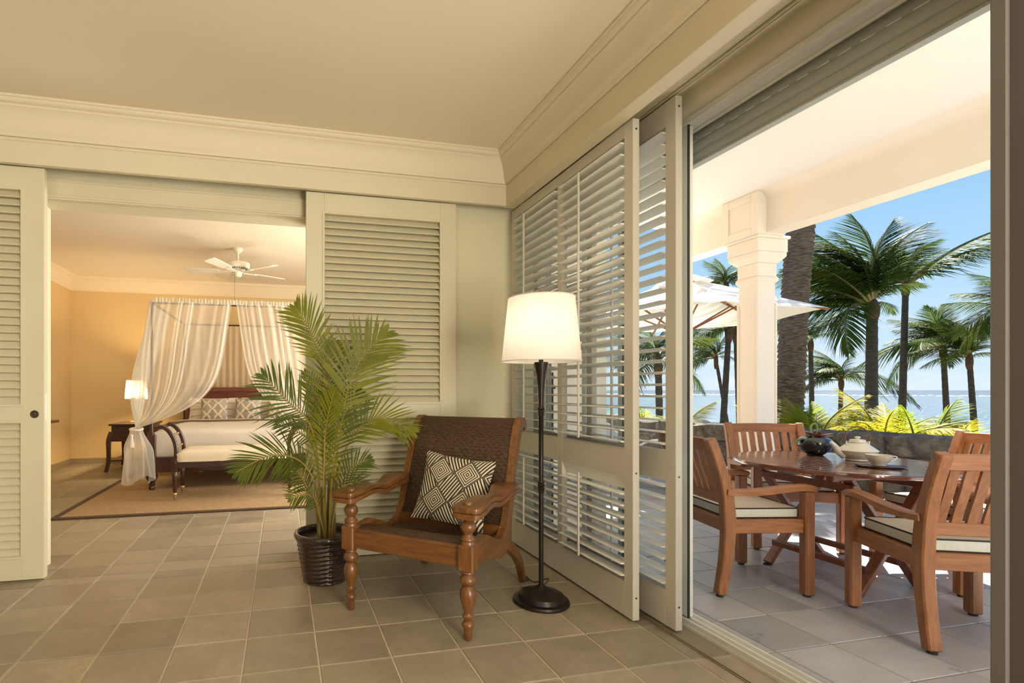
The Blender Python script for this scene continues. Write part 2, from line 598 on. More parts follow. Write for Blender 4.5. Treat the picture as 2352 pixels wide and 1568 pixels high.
wr = MB().box(-4.35, 1.9, -3.35, -3.2, 0, 0.7).box(-4.35, 1.9, -3.35, -3.2, 2.35, 2.95).box(-4.35, -4.05, -3.35, -3.2, 0.7, 2.35).box(-1.75, 1.9, -3.35, -3.2, 0.7, 2.35)
struct('wall_rear', wr, M['bounce_cut'], 'unseen rear wall darkened to cut bounce light, with an added window', 'wall')

# --- right-hand wall: header over the sliding doors, near pier, pier at the corner
wr = MB()
wr.box(1.83, 2.10, -3.35, 3.60, 2.465, 3.05)
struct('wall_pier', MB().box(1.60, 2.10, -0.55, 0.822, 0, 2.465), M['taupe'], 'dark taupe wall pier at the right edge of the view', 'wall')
wr.box(1.60, 2.10, -3.35, -3.0, 0, 2.95)
wr.box(1.60, 1.83, -3.35, 3.60, 2.577, 2.95)
struct('wall_right', wr, M['wall'], 'cream wall pier and header on the garden side', 'wall')
M['jamb'] = mat('taupe_jamb', (0.165, 0.150, 0.148), 0.45)  # even dark grey, a little lighter than the pier
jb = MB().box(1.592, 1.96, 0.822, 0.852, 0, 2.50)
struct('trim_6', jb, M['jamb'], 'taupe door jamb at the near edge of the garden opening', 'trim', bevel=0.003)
sf = MB().box(1.60, 1.83, -3.0, 3.55, 2.500, 2.577)
struct('trim_7', sf, M['trim'], 'cream soffit carrying the shutter tracks', 'trim')
for n_, (a, b) in (('trim_8', (1.645, 1.665)), ('trim_9', (1.765, 1.790))):
    tk = MB().box(a, a + 0.005, 0.852, 3.5, 2.488, 2.502).box(a + 0.011, b, 0.852, 3.5, 2.488, 2.502).box(a, b, 0.852, 3.5, 2.498, 2.502)
    struct(n_, tk, M['trim'], 'cream overhead track of the inner shutter' if a < 1.7 else 'cream overhead track of the outer shutter', 'track')
prof = [(1.83, 2.465)] + [(1.83 + 0.045 * (1 - math.cos(t)), 2.465 - 0.05 * math.sin(t)) for t in [k * math.pi / 14 for k in range(1, 8)]] + [(1.90, 2.415), (1.90, 2.465)]
rl = MB().add([(x, -3.0, z) for x, z in prof] + [(x, 3.55, z) for x, z in prof],
              [(i, (i + 1) % len(prof), len(prof) + (i + 1) % len(prof), len(prof) + i) for i in range(len(prof))])
struct('trim_10', rl, M['trim'], 'rounded cream moulding above the glass doors', 'moulding', smooth=40)
struct('trim_11', MB().box(1.955, 2.10, 0.852, 3.55, 2.402, 2.466), M['rough_ext'], 'roughcast soffit strip outside the glass doors', 'trim')

# --- floor tracks and glass door frame
struct('trim_12', MB().box(1.730, 1.734, 0.85, 3.5, -0.004, 0.005).box(1.742, 1.746, 0.85, 3.5, -0.004, 0.005).box(1.734, 1.742, 0.85, 3.5, -0.004, 0.001), M['track'],
       'brass shutter track let into the floor', 'track')
gf = MB()
gf.box(1.862, 1.962, 0.852, 3.55, -0.05, 0.012)
for a in (1.868, 1.905, 1.946): gf.box(a, a + 0.010, 0.852, 3.55, 0.012, 0.034)
gf.box(1.875, 1.955, 0.852, 3.55, 2.385, 2.415)
gf.box(1.875, 1.955, 3.50, 3.55, 0.012, 2.385)
gf.box(1.945, 1.957, 0.852, 3.55, 2.372, 2.385)
struct('trim_13', gf, M['alu'], 'white aluminium frame and sill track of the glass doors', 'frame', bevel=0.0015)

def glass_mat():
    m, nt, b = new_mat('clear_glass')
    nt.nodes.remove(b)
    out = nt.nodes['Material Output']
    tr = nt.nodes.new('ShaderNodeBsdfTransparent')
    tr.inputs[0].default_value = (0.975, 0.99, 0.985, 1)
    gl = nt.nodes.new('ShaderNodeBsdfGlossy')
    gl.inputs['Roughness'].default_value = 0.01
    fr = nt.nodes.new('ShaderNodeLayerWeight')
    fr.inputs[0].default_value = 0.5
    fx_ = X(nt, fr.outputs['Facing'])
    mx = nt.nodes.new('ShaderNodeMixShader')
    nt.links.new((fx_ * fx_ * fx_ * fx_ * 0.30 + 0.03).s, mx.inputs[0])
    nt.links.new(tr.outputs[0], mx.inputs[1])
    nt.links.new(gl.outputs[0], mx.inputs[2])
    nt.links.new(mx.outputs[0], out.inputs[0])
    return m
M['glass'] = glass_mat()

def glass_door(name, x, y0, y1, label):
    r = thing(name, label, 'glass door', (0, 0, 0), kind='structure')
    z0, z1, w = 0.036, 2.384, 0.045
    for a in (y0, y1 - w):
        MB().box(x - 0.016, x + 0.016, a, a + w, z0, z1).build('stile', M['alu'], r, bevel=0.003)
    MB().box(x - 0.016, x + 0.016, y0 + w, y1 - w, z0, z0 + 0.07).build('rail', M['alu'], r, bevel=0.003)
    MB().box(x - 0.016, x + 0.016, y0 + w, y1 - w, z1 - 0.05, z1).build('rail', M['alu'], r, bevel=0.003)
    MB().box(x - 0.003, x + 0.003, y0 + w, y1 - w, z0 + 0.07, z1 - 0.05).build('pane', M['glass'], r)
    sl = MB().box(x - 0.018, x + 0.018, y0 + w, y1 - w, z0 + 0.070, z0 + 0.082)
    sl.box(x - 0.018, x - 0.010, y0 - 0.007, y0, z0, z1)
    sl.build('rubber_seal', M['rubber'], r)
    return r
glass_door('door_5', 1.900, 2.085, 2.98, 'inner glass sliding door stacked behind the shutters')
g6 = glass_door('door_6', 1.938, 2.62, 3.50, 'outer glass sliding door nearest the corner')
MB().box(1.905, 1.918, 3.392, 3.414, 0.16, 1.25).box(1.905, 1.938, 3.396, 3.410, 0.25, 0.28).box(1.905, 1.938, 3.396, 3.410, 1.13, 1.16).build('door_pull', M['rubber'], g6, bevel=0.002)

# --- louvred sliding doors to the bedroom
def flat_slat(name, L, depth, thick, m):
    return MB().box(-L / 2, L / 2, -depth / 2, depth / 2, -thick / 2, thick / 2).mesh(name, m, smooth=30, bevel=0.0018)

def slat_mesh(name, L, depth, thick, m):
    """slat along local x, depth in y"""
    n = 6
    pr = [(depth / 2 * math.cos(a), thick / 2 * math.sin(a)) for a in [2 * math.pi * k / 10 for k in range(10)]]
    pr = [(math.copysign(abs(a) ** 0.9 * (depth / 2) ** 0.1, a), b) for a, b in pr]
    k = len(pr)
    mb = MB().add([(-L / 2, a, b) for a, b in pr] + [(L / 2, a, b) for a, b in pr],
                  [(i, (i + 1) % k, k + (i + 1) % k, k + i) for i in range(k)] + [tuple(range(k - 1, -1, -1)), tuple(range(k, 2 * k))])
    return mb.mesh(name, m, smooth=50)

def louvre_door(name, x0, label, knob=None):
    w, zt = 1.04, 2.43
    r = thing(name, label, 'louvred door', (x0, 3.446, 0), kind='structure')
    t, st = 0.045, 0.118
    panels = ((0.931, 0.145), (2.295, 1.035))
    for a in (0, w - st):
        MB().box(a, a + st, 0, t, 0.008, zt).build('stile', M['door'], r, bevel=0.002)
    for a, b in ((0.008, 0.145), (0.931, 1.035), (2.295, zt)):
        MB().box(st, w - st, 0, t, a, b).build('rail', M['door'], r, bevel=0.002)
    sm = flat_slat('slat', w - 2 * st, 0.054, 0.007, M['door'])
    for (b, a) in panels:
        bd = MB()
        for (p, q, u, v) in ((st - 0.012, w - st + 0.012, b - 0.004, b + 0.012), (st - 0.012, w - st + 0.012, a - 0.012, a + 0.004)):
            bd.box(p, q, -0.006, 0.002, u, v)
        for (p, q) in ((st - 0.012, st + 0.004), (w - st - 0.004, w - st + 0.012)):
            bd.box(p, q, -0.006, 0.002, a, b)
        bd.build('bead', M['door'], r, bevel=0.002)
        n = round((b - a) / 0.0464)
        for k in range(n):
            inst('slat', sm, r, (w / 2, t * 0.55, a + (k + 0.5) * (b - a) / n), (rad(51), 0, 0))
    if knob:
        kx, kz = knob
        p = MB().lathe([(0.023, 0), (0.023, 0.003), (0.020, 0.005), (0.014, 0.004), (0.013, 0.002), (0.004, 0.002), (0.0, 0.003)], n=20)
        p.build('flush_pull', M['bronze'], r, smooth=40, loc=(kx, 0, kz), rot=(rad(90), 0, 0))['label'] = 'round dark bronze flush pull'
        MB().box(w, w + 0.002, 0.012, 0.030, 0.94, 1.10).build('strike_plate', M['alu'], r)
    return r
M['bronze'] = mat('dark_bronze', (0.10, 0.075, 0.05), 0.35, metal=0.8)
louvre_door('door_1', -2.409, 'cream louvred sliding door at the left with a round bronze pull', knob=(0.99, 0.979))
louvre_door('door_2', 0.153, 'cream louvred sliding door behind the potted palm')

# --- white plantation shutters
def shutter(name, x, y0, y1, zt, rods, label, tilt=rad(4), odd=False):
    """leaf in the plane x; y0 near edge"""
    r = thing(name, label, 'shutter', (x, 0, 0), kind='structure')
    T, st = 0.036, 0.066
    mid = (y0 + y1) / 2
    zb = 0.012
    for a, b in ((y0, y0 + st), (y1 - st, y1), (mid - 0.026, mid + 0.026)):
        MB().box(0, T, a, b, zb, zt).build('stile', M['shutter'], r, bevel=0.002)
    for a, b in ((y0 + st, mid - 0.026), (mid + 0.026, y1 - st)):
        for c, d in ((zb, 0.180), (0.694, 0.836), (2.362, zt)):
            MB().box(0, T, a, b, c, d).build('rail', M['shutter'], r, bevel=0.002)
        sm = slat_mesh('slat', b - a - 0.004, 0.084, 0.010, M['lit_slat'])
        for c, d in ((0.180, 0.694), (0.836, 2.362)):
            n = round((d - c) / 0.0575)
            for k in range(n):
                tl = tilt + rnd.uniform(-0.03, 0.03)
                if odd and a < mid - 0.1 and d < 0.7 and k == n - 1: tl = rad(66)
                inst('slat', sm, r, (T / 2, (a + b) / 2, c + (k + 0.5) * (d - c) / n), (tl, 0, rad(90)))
            yc = rods[0] if a < mid - 0.1 else rods[1]
            MB().box(-0.037, -0.026, yc - 0.006, yc + 0.006, c + 0.02, d - 0.03).build('tilt_rod', M['shutter'], r, bevel=0.002)
    sc_ = MB()
    for z in (0.12, 0.72, zt - 0.05): sc_.tube([(T / 2, y0 - 0.0012, z), (T / 2, y0 + 0.001, z)], 0.005, 8)
    sc_.build('edge_screw', M['bronze'], r)
    return r
shutter('door_3', 1.640, 2.158, 3.50, 2.427, (2.576, 3.247), 'nearer white plantation shutter beside the floor lamp', odd=True)
shutter('door_4', 1.762, 2.022, 3.40, 2.478, (2.45, 3.10), 'rear white plantation shutter next to the glass door')

# --- grey roller blind over the garden opening
rb = thing('roller_shutter', 'grey green slatted roller shutter rolled down a little above the garden opening', 'roller shutter', (0, 0, 0))
pf = [(2.012, 0.0), (2.006, 0.006), (2.002, 0.020), (2.002, 0.040), (2.007, 0.0525), (2.030, 0.0525), (2.030, 0.0)]
for k in range(4):
    z = 2.250 + k * 0.054
    mb = MB().add([(x, 0.86, z + d) for x, d in pf] + [(x, 3.54, z + d) for x, d in pf],
                  [(i, (i + 1) % 7, 7 + (i + 1) % 7, 7 + i) for i in range(7)] + [tuple(range(6, -1, -1)), tuple(range(7, 14))])
    sl = mb.build('slat', M['roller'], rb, smooth=30)
    if k == 2:
        dash = MB().box(2.001, 2.006, 0, 0.045, -0.0022, 0.0018).mesh('slot_light_dash', M['slot_light'])
        for q in range(33): inst('slot_light_dash', dash, sl, (0, 0.9 + 0.078 * q, z))
MB().box(1.996, 2.036, 0.86, 3.54, 2.240, 2.250).build('bottom_bar', M['roller'], rb, bevel=0.002)

# --- verandah: ceiling, beam, column, outer walls and roof
struct('ceiling_verandah', MB().box(2.10, 4.71, -3.3, 5.25, 3.02, 3.20).box(1.5, 2.10, -3.35, 9.0, 3.05, 3.20), M['vceil'], 'pale plaster ceiling of the verandah', 'ceiling')
bm_ = [(4.50, 2.625), (4.70, 2.625), (4.70, 3.02), (4.40, 3.02)] + [(4.50 - 0.10 * (1 - math.sin(t)), 3.02 - 0.10 * (1 - math.cos(t))) for t in [k * math.pi / 12 for k in range(1, 6)]] + [(4.50, 2.92)]
k = len(bm_)
vb = MB().add([(x, -3.3, z) for x, z in bm_] + [(x, 5.25, z) for x, z in bm_], [(i, (i + 1) % k, k + (i + 1) % k, k + i) for i in range(k)] + [tuple(range(k)), tuple(range(2 * k - 1, k - 1, -1))])
struct('beam_verandah', vb, M['ext'], 'deep cream beam along the outer edge of the verandah', 'beam', smooth=35)
struct('wall_wing', MB().box(1.96, 2.46, 3.55, 3.77, 0, 3.05), M['ext'], 'white rendered wing wall seen through the shutters', 'wall')
col = thing('verandah_column', 'square white column with moulded capital holding up the verandah beam', 'column', (4.605, 4.20, 0))
def sq(mb, h, z0, z1, h2=None):
    h2 = h2 or h
    a = [(-h, -h, z0), (h, -h, z0), (h, h, z0), (-h, h, z0)]
    b = [(-h2, -h2, z1), (h2, -h2, z1), (h2, h2, z1), (-h2, h2, z1)]
    mb.add(a + b, [(0, 3, 2, 1), (4, 5, 6, 7), (0, 1, 5, 4), (1, 2, 6, 5), (2, 3, 7, 6), (3, 0, 4, 7)])
mb = MB(); sq(mb, 0.150, 0.0, 0.14); sq(mb, 0.130, 0.14, 0.17, 0.115)
mb.build('base', M['ext'], col, bevel=0.004)
mb = MB(); sq(mb, 0.108, 0.17, 2.40)
for sx, sy in ((1, 1), (1, -1), (-1, 1), (-1, -1)): mb.box(sx * 0.108 - 0.012, sx * 0.108 + 0.012, sy * 0.108 - 0.012, sy * 0.108 + 0.012, 0.25, 1.98)
mb.build('shaft', M['ext'], col, bevel=0.006)
mb = MB(); sq(mb, 0.112, 2.17, 2.19, 0.128); sq(mb, 0.128, 2.19, 2.215); sq(mb, 0.128, 2.215, 2.235, 0.115); sq(mb, 0.115, 2.235, 2.36)
sq(mb, 0.120, 2.36, 2.42, 0.172); sq(mb, 0.172, 2.42, 2.46); sq(mb, 0.178, 2.46, 2.585); sq(mb, 0.195, 2.585, 2.612)
mb.build('capital', M['ext'], col, bevel=0.004)
mb = MB().box(-0.20, 0.10, -0.20, 0.20, 2.612, 3.018)
mb.box(-0.212, -0.20, -0.20, -0.13, 2.612, 3.018).box(-0.212, -0.20, 0.13, 0.20, 2.612, 3.018).box(-0.212, -0.20, -0.13, 0.13, 2.612, 2.68).box(-0.212, -0.20, -0.13, 0.13, 2.94, 3.018)
mb.build('impost_block', M['ext'], col, bevel=0.003)

# --- bedroom shell
struct('wall_bedroom_back', MB().box(-3.3, 2.1, 8.75, 8.95, 0, 3.05), M['bedwall'], 'warm ochre wall behind the canopy bed', 'wall')
struct('wall_bedroom_left', MB().box(-3.3, -3.12, 3.77, 8.95, 0, 3.05), M['bedwall'], 'warm ochre wall on the left of the bedroom', 'wall')
wr = MB().box(1.80, 2.1, 6.6, 8.95, 0, 3.05).box(1.80, 2.1, 3.77, 4.3, 0, 3.05).box(1.80, 2.1, 4.3, 6.6, 2.4, 3.05)
struct('wall_bedroom_right', wr, M['bedwall'], 'bedroom wall with a garden door', 'wall')
struct('ceiling_bedroom', MB().box(-3.3, 2.1, 3.62, 8.95, 2.84, 3.05), M['bedceil'], 'pale ceiling of the bedroom', 'ceiling')
BCR = [(0.0, 2.63), (0.014, 2.63), (0.016, 2.655), (0.03, 2.675), (0.045, 2.71), (0.065, 2.75), (0.085, 2.775), (0.092, 2.795), (0.11, 2.80), (0.115, 2.815), (0.12, 2.842), (0.0, 2.842)]
crown('trim_14', BCR, ((-3.12, 8.75), (1.8, 8.75)), (0, -1), 'crown moulding above the canopy bed', M['bedcrown'])
crown('trim_15', BCR, ((-3.12, 3.77), (-3.12, 8.75)), (1, 0), 'crown moulding along the left bedroom wall', M['bedcrown'])
struct('baseboard_back', MB().box(-3.12, 1.8, 8.735, 8.75, 0, 0.085), mat('tile_skirting', (0.33, 0.25, 0.16), 0.5), 'brown tiled skirting behind the bed', 'skirting')
struct('baseboard_left', MB().box(-3.12, -3.105, 3.77, 8.735, 0, 0.085), bpy.data.materials['tile_skirting'], 'brown tiled skirting along the left bedroom wall', 'skirting')
# ------------------------------------------------------------------ sitting room furniture
M['mahog'] = wood('polished_teak_frame', (0.110, 0.042, 0.012), (0.235, 0.096, 0.027), axis=2, rough=0.33, coat=0.35, rand=0.06)
M['mahogy'] = wood('polished_teak_long', (0.110, 0.042, 0.012), (0.240, 0.098, 0.028), axis=1, rough=0.33, coat=0.35, rand=0.06)
M['mahogx'] = wood('polished_teak_cross', (0.110, 0.042, 0.012), (0.225, 0.092, 0.026), axis=0, rough=0.33, coat=0.35, rand=0.06)
M['groove'] = mat('dark_groove', (0.03, 0.012, 0.005), 0.5)
M['cane'] = mat('dark_woven_cane', (0.032, 0.018, 0.011), 0.40, (0.135, 0.070, 0.036), 150, stretch=(0.45, 1, 1), lo=0.32, hi=0.80, detail=3)

pc = thing('planters_armchair', 'carved wooden planters chair with dark woven cane seat and scrolled back', 'armchair', (0.578, 2.407, 0), rad(-43.1))
HW = 0.322
LEG = [(0.012, 0.0), (0.017, 0.004), (0.019, 0.045), (0.021, 0.055), (0.027, 0.062), (0.029, 0.070), (0.024, 0.080), (0.016, 0.086), (0.017, 0.096), (0.026, 0.104), (0.027, 0.110),
       (0.018, 0.118), (0.018, 0.124), (0.027, 0.150), (0.036, 0.185), (0.038, 0.205), (0.035, 0.225), (0.026, 0.238), (0.022, 0.243), (0.024, 0.248), (0.034, 0.256), (0.039, 0.268), (0.036, 0.281),
       (0.026, 0.291), (0.023, 0.296), (0.030, 0.301), (0.030, 0.308), (0.026, 0.314)]
POST = [(0.034, 0.428), (0.035, 0.436), (0.030, 0.446), (0.035, 0.452), (0.033, 0.460), (0.022, 0.470), (0.021, 0.478), (0.030, 0.488), (0.037, 0.503), (0.036, 0.517), (0.028, 0.530),
        (0.021, 0.537), (0.026, 0.543), (0.027, 0.549), (0.022, 0.553), (0.027, 0.560)]
for sx in (-1, 1):
    lg = MB().lathe(LEG, (sx * HW, 0.0, 0), 20).build('front_leg', M['mahog'], pc, smooth=50)
    MB().box(sx * HW - 0.037, sx * HW + 0.037, -0.037, 0.037, 0.312, 0.430).build('corner_block', M['mahog'], pc, bevel=0.006)
    MB().lathe(POST, (sx * HW, 0.0, 0), 20).build('arm_post', M['mahog'], pc, smooth=50)
# front rail
MB().box(-HW + 0.03, HW - 0.03, -0.018, 0.018, 0.322, 0.418).build('front_rail', M['mahogx'], pc, bevel=0.005)
# side frames: a seat rail flowing into the back upright
def poly_prism(mb, poly, x0, x1):
    k = len(poly)
    mb.add([(x0, a, b) for a, b in poly] + [(x1, a, b) for a, b in poly], [(i, (i + 1) % k, k + (i + 1) % k, k + i) for i in range(k)] + [tuple(range(k - 1, -1, -1)), tuple(range(k, 2 * k))])
    return mb
top = catmull([(0, 0.03, 0.418), (0, 0.10, 0.424), (0, 0.17, 0.432), (0, 0.25, 0.405), (0, 0.33, 0.372), (0, 0.40, 0.362), (0, 0.455, 0.385), (0, 0.50, 0.44), (0, 0.545, 0.55), (0, 0.60, 0.70), (0, 0.655, 0.84), (0, 0.70, 0.92), (0, 0.745, 0.957), (0, 0.80, 0.962), (0, 0.84, 0.935), (0, 0.848, 0.90)], 48)
bot = catmull([(0, 0.03, 0.322), (0, 0.12, 0.318), (0, 0.22, 0.308), (0, 0.32, 0.275), (0, 0.42, 0.258), (0, 0.50, 0.288), (0, 0.545, 0.36), (0, 0.582, 0.47), (0, 0.625, 0.60), (0, 0.67, 0.73), (0, 0.715, 0.83), (0, 0.755, 0.888), (0, 0.785, 0.905), (0, 0.805, 0.90), (0, 0.815, 0.888), (0, 0.826, 0.888)], 48)
for sx in (-1, 1):
    x0, x1 = sx * HW - 0.020, sx * HW + 0.020
    mb = MB()
    n = len(top)
    vs_ = []
    for p, q in zip(top, bot):
        vs_ += [(x0, p.y, p.z), (x1, p.y, p.z), (x1, q.y, q.z), (x0, q.y, q.z)]
    fs = []
    for i in range(n - 1):
        for j in range(4):
            k = (j + 1) % 4
            fs.append((i * 4 + j, (i + 1) * 4 + j, (i + 1) * 4 + k, i * 4 + k))
    fs += [(0, 1, 2, 3), ((n - 1) * 4 + 3, (n - 1) * 4 + 2, (n - 1) * 4 + 1, (n - 1) * 4)]
    mb.add(vs_, fs).build('side_frame', M['mahogy'], pc, smooth=40, bevel=0.004)
    # sabre rear leg
    pts = catmull([(sx * (HW - 0.004), 0.50, 0.315), (sx * (HW - 0.002), 0.585, 0.262), (sx * HW, 0.68, 0.200), (sx * HW, 0.762, 0.115), (sx * HW, 0.822, 0.0)], 14)
    pr = [(-0.019, -0.030), (0.019, -0.030), (0.019, 0.030), (-0.019, 0.030)]
    MB().strip(pts, pr, (0, 1, 0), scales=[(1, 1.15 - 0.55 * i / 14) for i in range(15)]).build('rear_leg', M['mahog'], pc, smooth=40, bevel=0.004)
    # paddle arm, two layers with a dark groove
    prof_w = [(-0.075, 0.040), (-0.070, 0.056), (-0.05, 0.066), (0.0, 0.066), (0.06, 0.062), (0.14, 0.050), (0.24, 0.042), (0.31, 0.042), (0.36, 0.047), (0.42, 0.060), (0.49, 0.060), (0.545, 0.050), (0.575, 0.036)]
    prof_z = lambda y: 0.0 + 0.012 * math.sin((y + 0.07) * 5.2) - 0.022 * math.exp(-((y - 0.30) / 0.08) ** 2) + 0.016 * sstep(0.34, 0.48, y)
    shape = catmull([(w, y, 0) for y, w in prof_w], 36)
    for nm, (za, zb, inset, mt) in (('arm', (0.584, 0.606, 0.0, 'mahogy')), ('arm_groove', (0.578, 0.586, 0.006, 'groove')), ('arm_apron', (0.556, 0.580, 0.002, 'mahogy'))):
        mb, vs_ = MB(), []
        n = len(shape)
        for s in shape:
            w = max(0.012, s.x - inset)
            dz = prof_z(s.y)
            cx_ = sx * (HW + 0.012)
            yy = s.y + (inset if s.y < 0 else -inset)
            vs_ += [(cx_ - w, yy, za + dz), (cx_ + w, yy, za + dz), (cx_ + w, yy, zb + dz), (cx_ - w, yy, zb + dz)]
        fs = []
        for i in range(n - 1):
            for j in range(4):
                k = (j + 1) % 4
                fs.append((i * 4 + j, i * 4 + k, (i + 1) * 4 + k, (i + 1) * 4 + j))
        fs += [(3, 2, 1, 0), ((n - 1) * 4, (n - 1) * 4 + 1, (n - 1) * 4 + 2, (n - 1) * 4 + 3)]
        mb.add(vs_, fs).build(nm, M[mt], pc, smooth=40, bevel=0.005 if nm == 'arm' else 0.0, seg=2)
    MB().lathe([(0.0235, 0.0), (0.0235, 0.006), (0.021, 0.011), (0.012, 0.015), (0.0, 0.016)], (sx * HW, 0.0, 0.608), 18).build('arm_button', M['mahog'], pc, smooth=40)
for (y, z, w, h) in ((0.475, 0.375, 0.030, 0.060), (0.80, 0.935, 0.03, 0.028), (0.40, 0.30, 0.03, 0.04)):
    MB().beam((-HW + 0.01, y, z), (HW - 0.01, y, z), w, h).build('cross_rail', M['mahogx'], pc, bevel=0.004)
# woven cane, real over-and-under relief
def weave(pts, half, nx, ny, name):
    n = len(pts)
    def fn(u, v):
        t = v * (n - 1)
        a = min(int(t), n - 2)
        p = pts[a].lerp(pts[a + 1], t - a)
        tg = (pts[a + 1] - pts[a]).normalized()
        nn = Vector((0, -tg.z, tg.y))
        i, j = u * nx, v * ny
        par = 1 if (int(i) + int(j)) % 2 == 0 else -1
        d = 0.0048 * abs(math.sin(math.pi * j)) * (0.35 + 0.65 * (0.5 + 0.5 * par * math.sin(math.pi * (i % 1.0))))
        return p + nn * d + Vector(((u - 0.5) * 2 * half, 0, 0))
    return MB().grid(fn, nx * 4, ny * 4).build(name, M['cane'], pc, smooth=60)
seat_pts = catmull([(0, 0.012, 0.416), (0, 0.06, 0.420), (0, 0.15, 0.405), (0, 0.28, 0.365), (0, 0.40, 0.345), (0, 0.465, 0.352)], 30)
back_pts = catmull([(0, 0.480, 0.385), (0, 0.512, 0.44), (0, 0.556, 0.55), (0, 0.61, 0.70), (0, 0.664, 0.835), (0, 0.708, 0.912), (0, 0.75, 0.948), (0, 0.795, 0.951), (0, 0.83, 0.93)], 40)
weave(seat_pts, HW - 0.018, 30, 44, 'cane_seat')
weave(back_pts, HW - 0.018, 30, 62, 'cane_back')

# scatter cushion with black and cream diamonds
def cushion_fn(w, h, puff, side):
    def fn(u, v):
        a, b = 2 * u - 1, 2 * v - 1
        pinch = 1 - 0.07 * (1 - abs(a)) ** 0.6 * 0 
        ed = (1 - abs(a) ** 2.6) * (1 - abs(b) ** 2.6)
        t = max(ed, 0.0) ** 0.5
        ka = 1 - 0.085 * (1 - b * b)
        kb = 1 - 0.085 * (1 - a * a)
        return Vector((a * w / 2 * ka, b * h / 2 * kb, side * puff * t))
    return fn
def diamond_mat():
    m, nt, b = new_mat('black_cream_diamond_print')
    uv = nt.nodes.new('ShaderNodeTexCoord')
    sp = nt.nodes.new('ShaderNodeSeparateXYZ')
    nt.links.new(uv.outputs['UV'], sp.inputs[0])
    u, v = X(nt, sp.outputs[0]) * 2.5, X(nt, sp.outputs[1]) * 2.2
    p, q = u + v, u - v
    p, q = p + 0.15, q + 0.35
    par = ((p.floor() + q.floor()) % 2.0).gt(0.5)
    fp, fq = p.fract() - 0.5, q.fract() - 0.5
    conc = (fp.abs().mx(fq.abs()) * 10.2 + 0.15).fract().gt(0.52)
    row = (p.floor() % 2.0).gt(0.5)
    s1 = ((fp + fq * 0.25) * 7.0).fract().gt(0.5)
    s2 = ((fq + fp * 0.25) * 7.0).fract().gt(0.5)
    stripe = s1 * row + s2 * (row * -1.0 + 1.0)
    edge = fp.abs().mx(fq.abs()).gt(0.484)
    k = conc * par + stripe * (par * -1.0 + 1.0)
    k = (k * (edge * -1.0 + 1.0)).mx(edge)
    col = mixc(nt, k, (0.68, 0.58, 0.40), (0.014, 0.012, 0.016))
    nt.links.new(col, b.inputs['Base Color'])
    b.inputs['Roughness'].default_value = 0.85
    bump(nt, b, noise_fac(nt, coords(nt), 220, 2, 0.2, 0.8), 0.15, 0.002)
    return m
M['diamond'] = diamond_mat()
cu = thing('scatter_cushion', 'square cushion with black and cream diamond print on the cane chair', 'cushion')
mb = MB().grid(cushion_fn(0.41, 0.39, 0.075, 1), 24, 24, uv=True).grid(cushion_fn(0.41, 0.39, 0.075, -1), 24, 24, uv=True)
mb.build('cushion_cover', M['diamond'], cu, smooth=80, weld=True)
A = Matrix.Rotation(rad(-43.1), 4, 'Z')
pos = Vector((0.578, 2.407, 0)) + A @ Vector((0.055, 0.435, 0.575))
cu.matrix_world = Matrix.Translation(pos) @ Matrix.Rotation(rad(-43.1 + 9), 4, 'Z') @ Matrix.Rotation(rad(68), 4, 'X') @ Matrix.Rotation(rad(-7), 4, 'Z')

# floor lamp
M['iron'] = mat('black_bronze_metal', (0.022, 0.018, 0.016), 0.38, (0.04, 0.03, 0.022), 8, metal=0.6)
def shade_mat(name, col, tr=0.5, emit=0.0):
    m, nt, b = new_mat(name)
    nt.nodes.remove(b)
    out = nt.nodes['Material Output']
    d = nt.nodes.new('ShaderNodeBsdfDiffuse')
    d.inputs[0].default_value = col + (1,)
    t = nt.nodes.new('ShaderNodeBsdfTranslucent')
    t.inputs[0].default_value = col + (1,)
    mx = nt.nodes.new('ShaderNodeMixShader')
    mx.inputs[0].default_value = tr
    nt.links.new(d.outputs[0], mx.inputs[1])
    nt.links.new(t.outputs[0], mx.inputs[2])
    nt.links.new(mx.outputs[0], out.inputs[0])
    return m
M['shade'] = shade_mat('white_linen_shade', (0.90, 0.87, 0.82), 0.5)
fl_ = thing('floor_lamp', 'lit floor lamp with a white drum shade on a slim black stand', 'floor lamp', (1.335, 2.490, 0))
MB().lathe([(0.143, 0.0), (0.147, 0.008), (0.143, 0.018), (0.122, 0.022), (0.120, 0.030), (0.115, 0.045), (0.100, 0.052), (0.065, 0.062), (0.035, 0.078), (0.018, 0.088), (0.014, 0.095)], n=40).build('base', M['iron'], fl_, smooth=45)
MB().lathe([(0.0125, 0.08), (0.0125, 0.58), (0.016, 0.583), (0.018, 0.588), (0.013, 0.594), (0.020, 0.602), (0.013, 0.610), (0.020, 0.618), (0.014, 0.626), (0.017, 0.632), (0.0125, 0.638),
            (0.0125, 0.985), (0.017, 0.99), (0.013, 0.998), (0.019, 1.006), (0.013, 1.014), (0.019, 1.022), (0.014, 1.030), (0.013, 1.05), (0.015, 1.12), (0.023, 1.20), (0.036, 1.262), (0.036, 1.268), (0.012, 1.27), (0.008, 1.62)], n=18).build('stem', M['iron'], fl_, smooth=45)
sh = MB().lathe([(0.205, 1.272), (0.172, 1.608)], n=48)
sh.f = [f for f in sh.f if len(f) == 4]; sh.mi = [0] * len(sh.f); sh.uv = [None] * len(sh.f)
sho = sh.build('lamp_shade', M['shade'], fl_, smooth=60)
hm = MB().tube([(0.2055 * math.cos(a), 0.2055 * math.sin(a), 1.273) for a in [2 * math.pi * k / 48 for k in range(49)]], 0.003, 6)
hm.build('hem', M['shade'], sho)
hm = MB().tube([(0.1725 * math.cos(a), 0.1725 * math.sin(a), 1.607) for a in [2 * math.pi * k / 48 for k in range(49)]], 0.003, 6)
hm.build('hem', M['shade'], sho)
sp = MB()
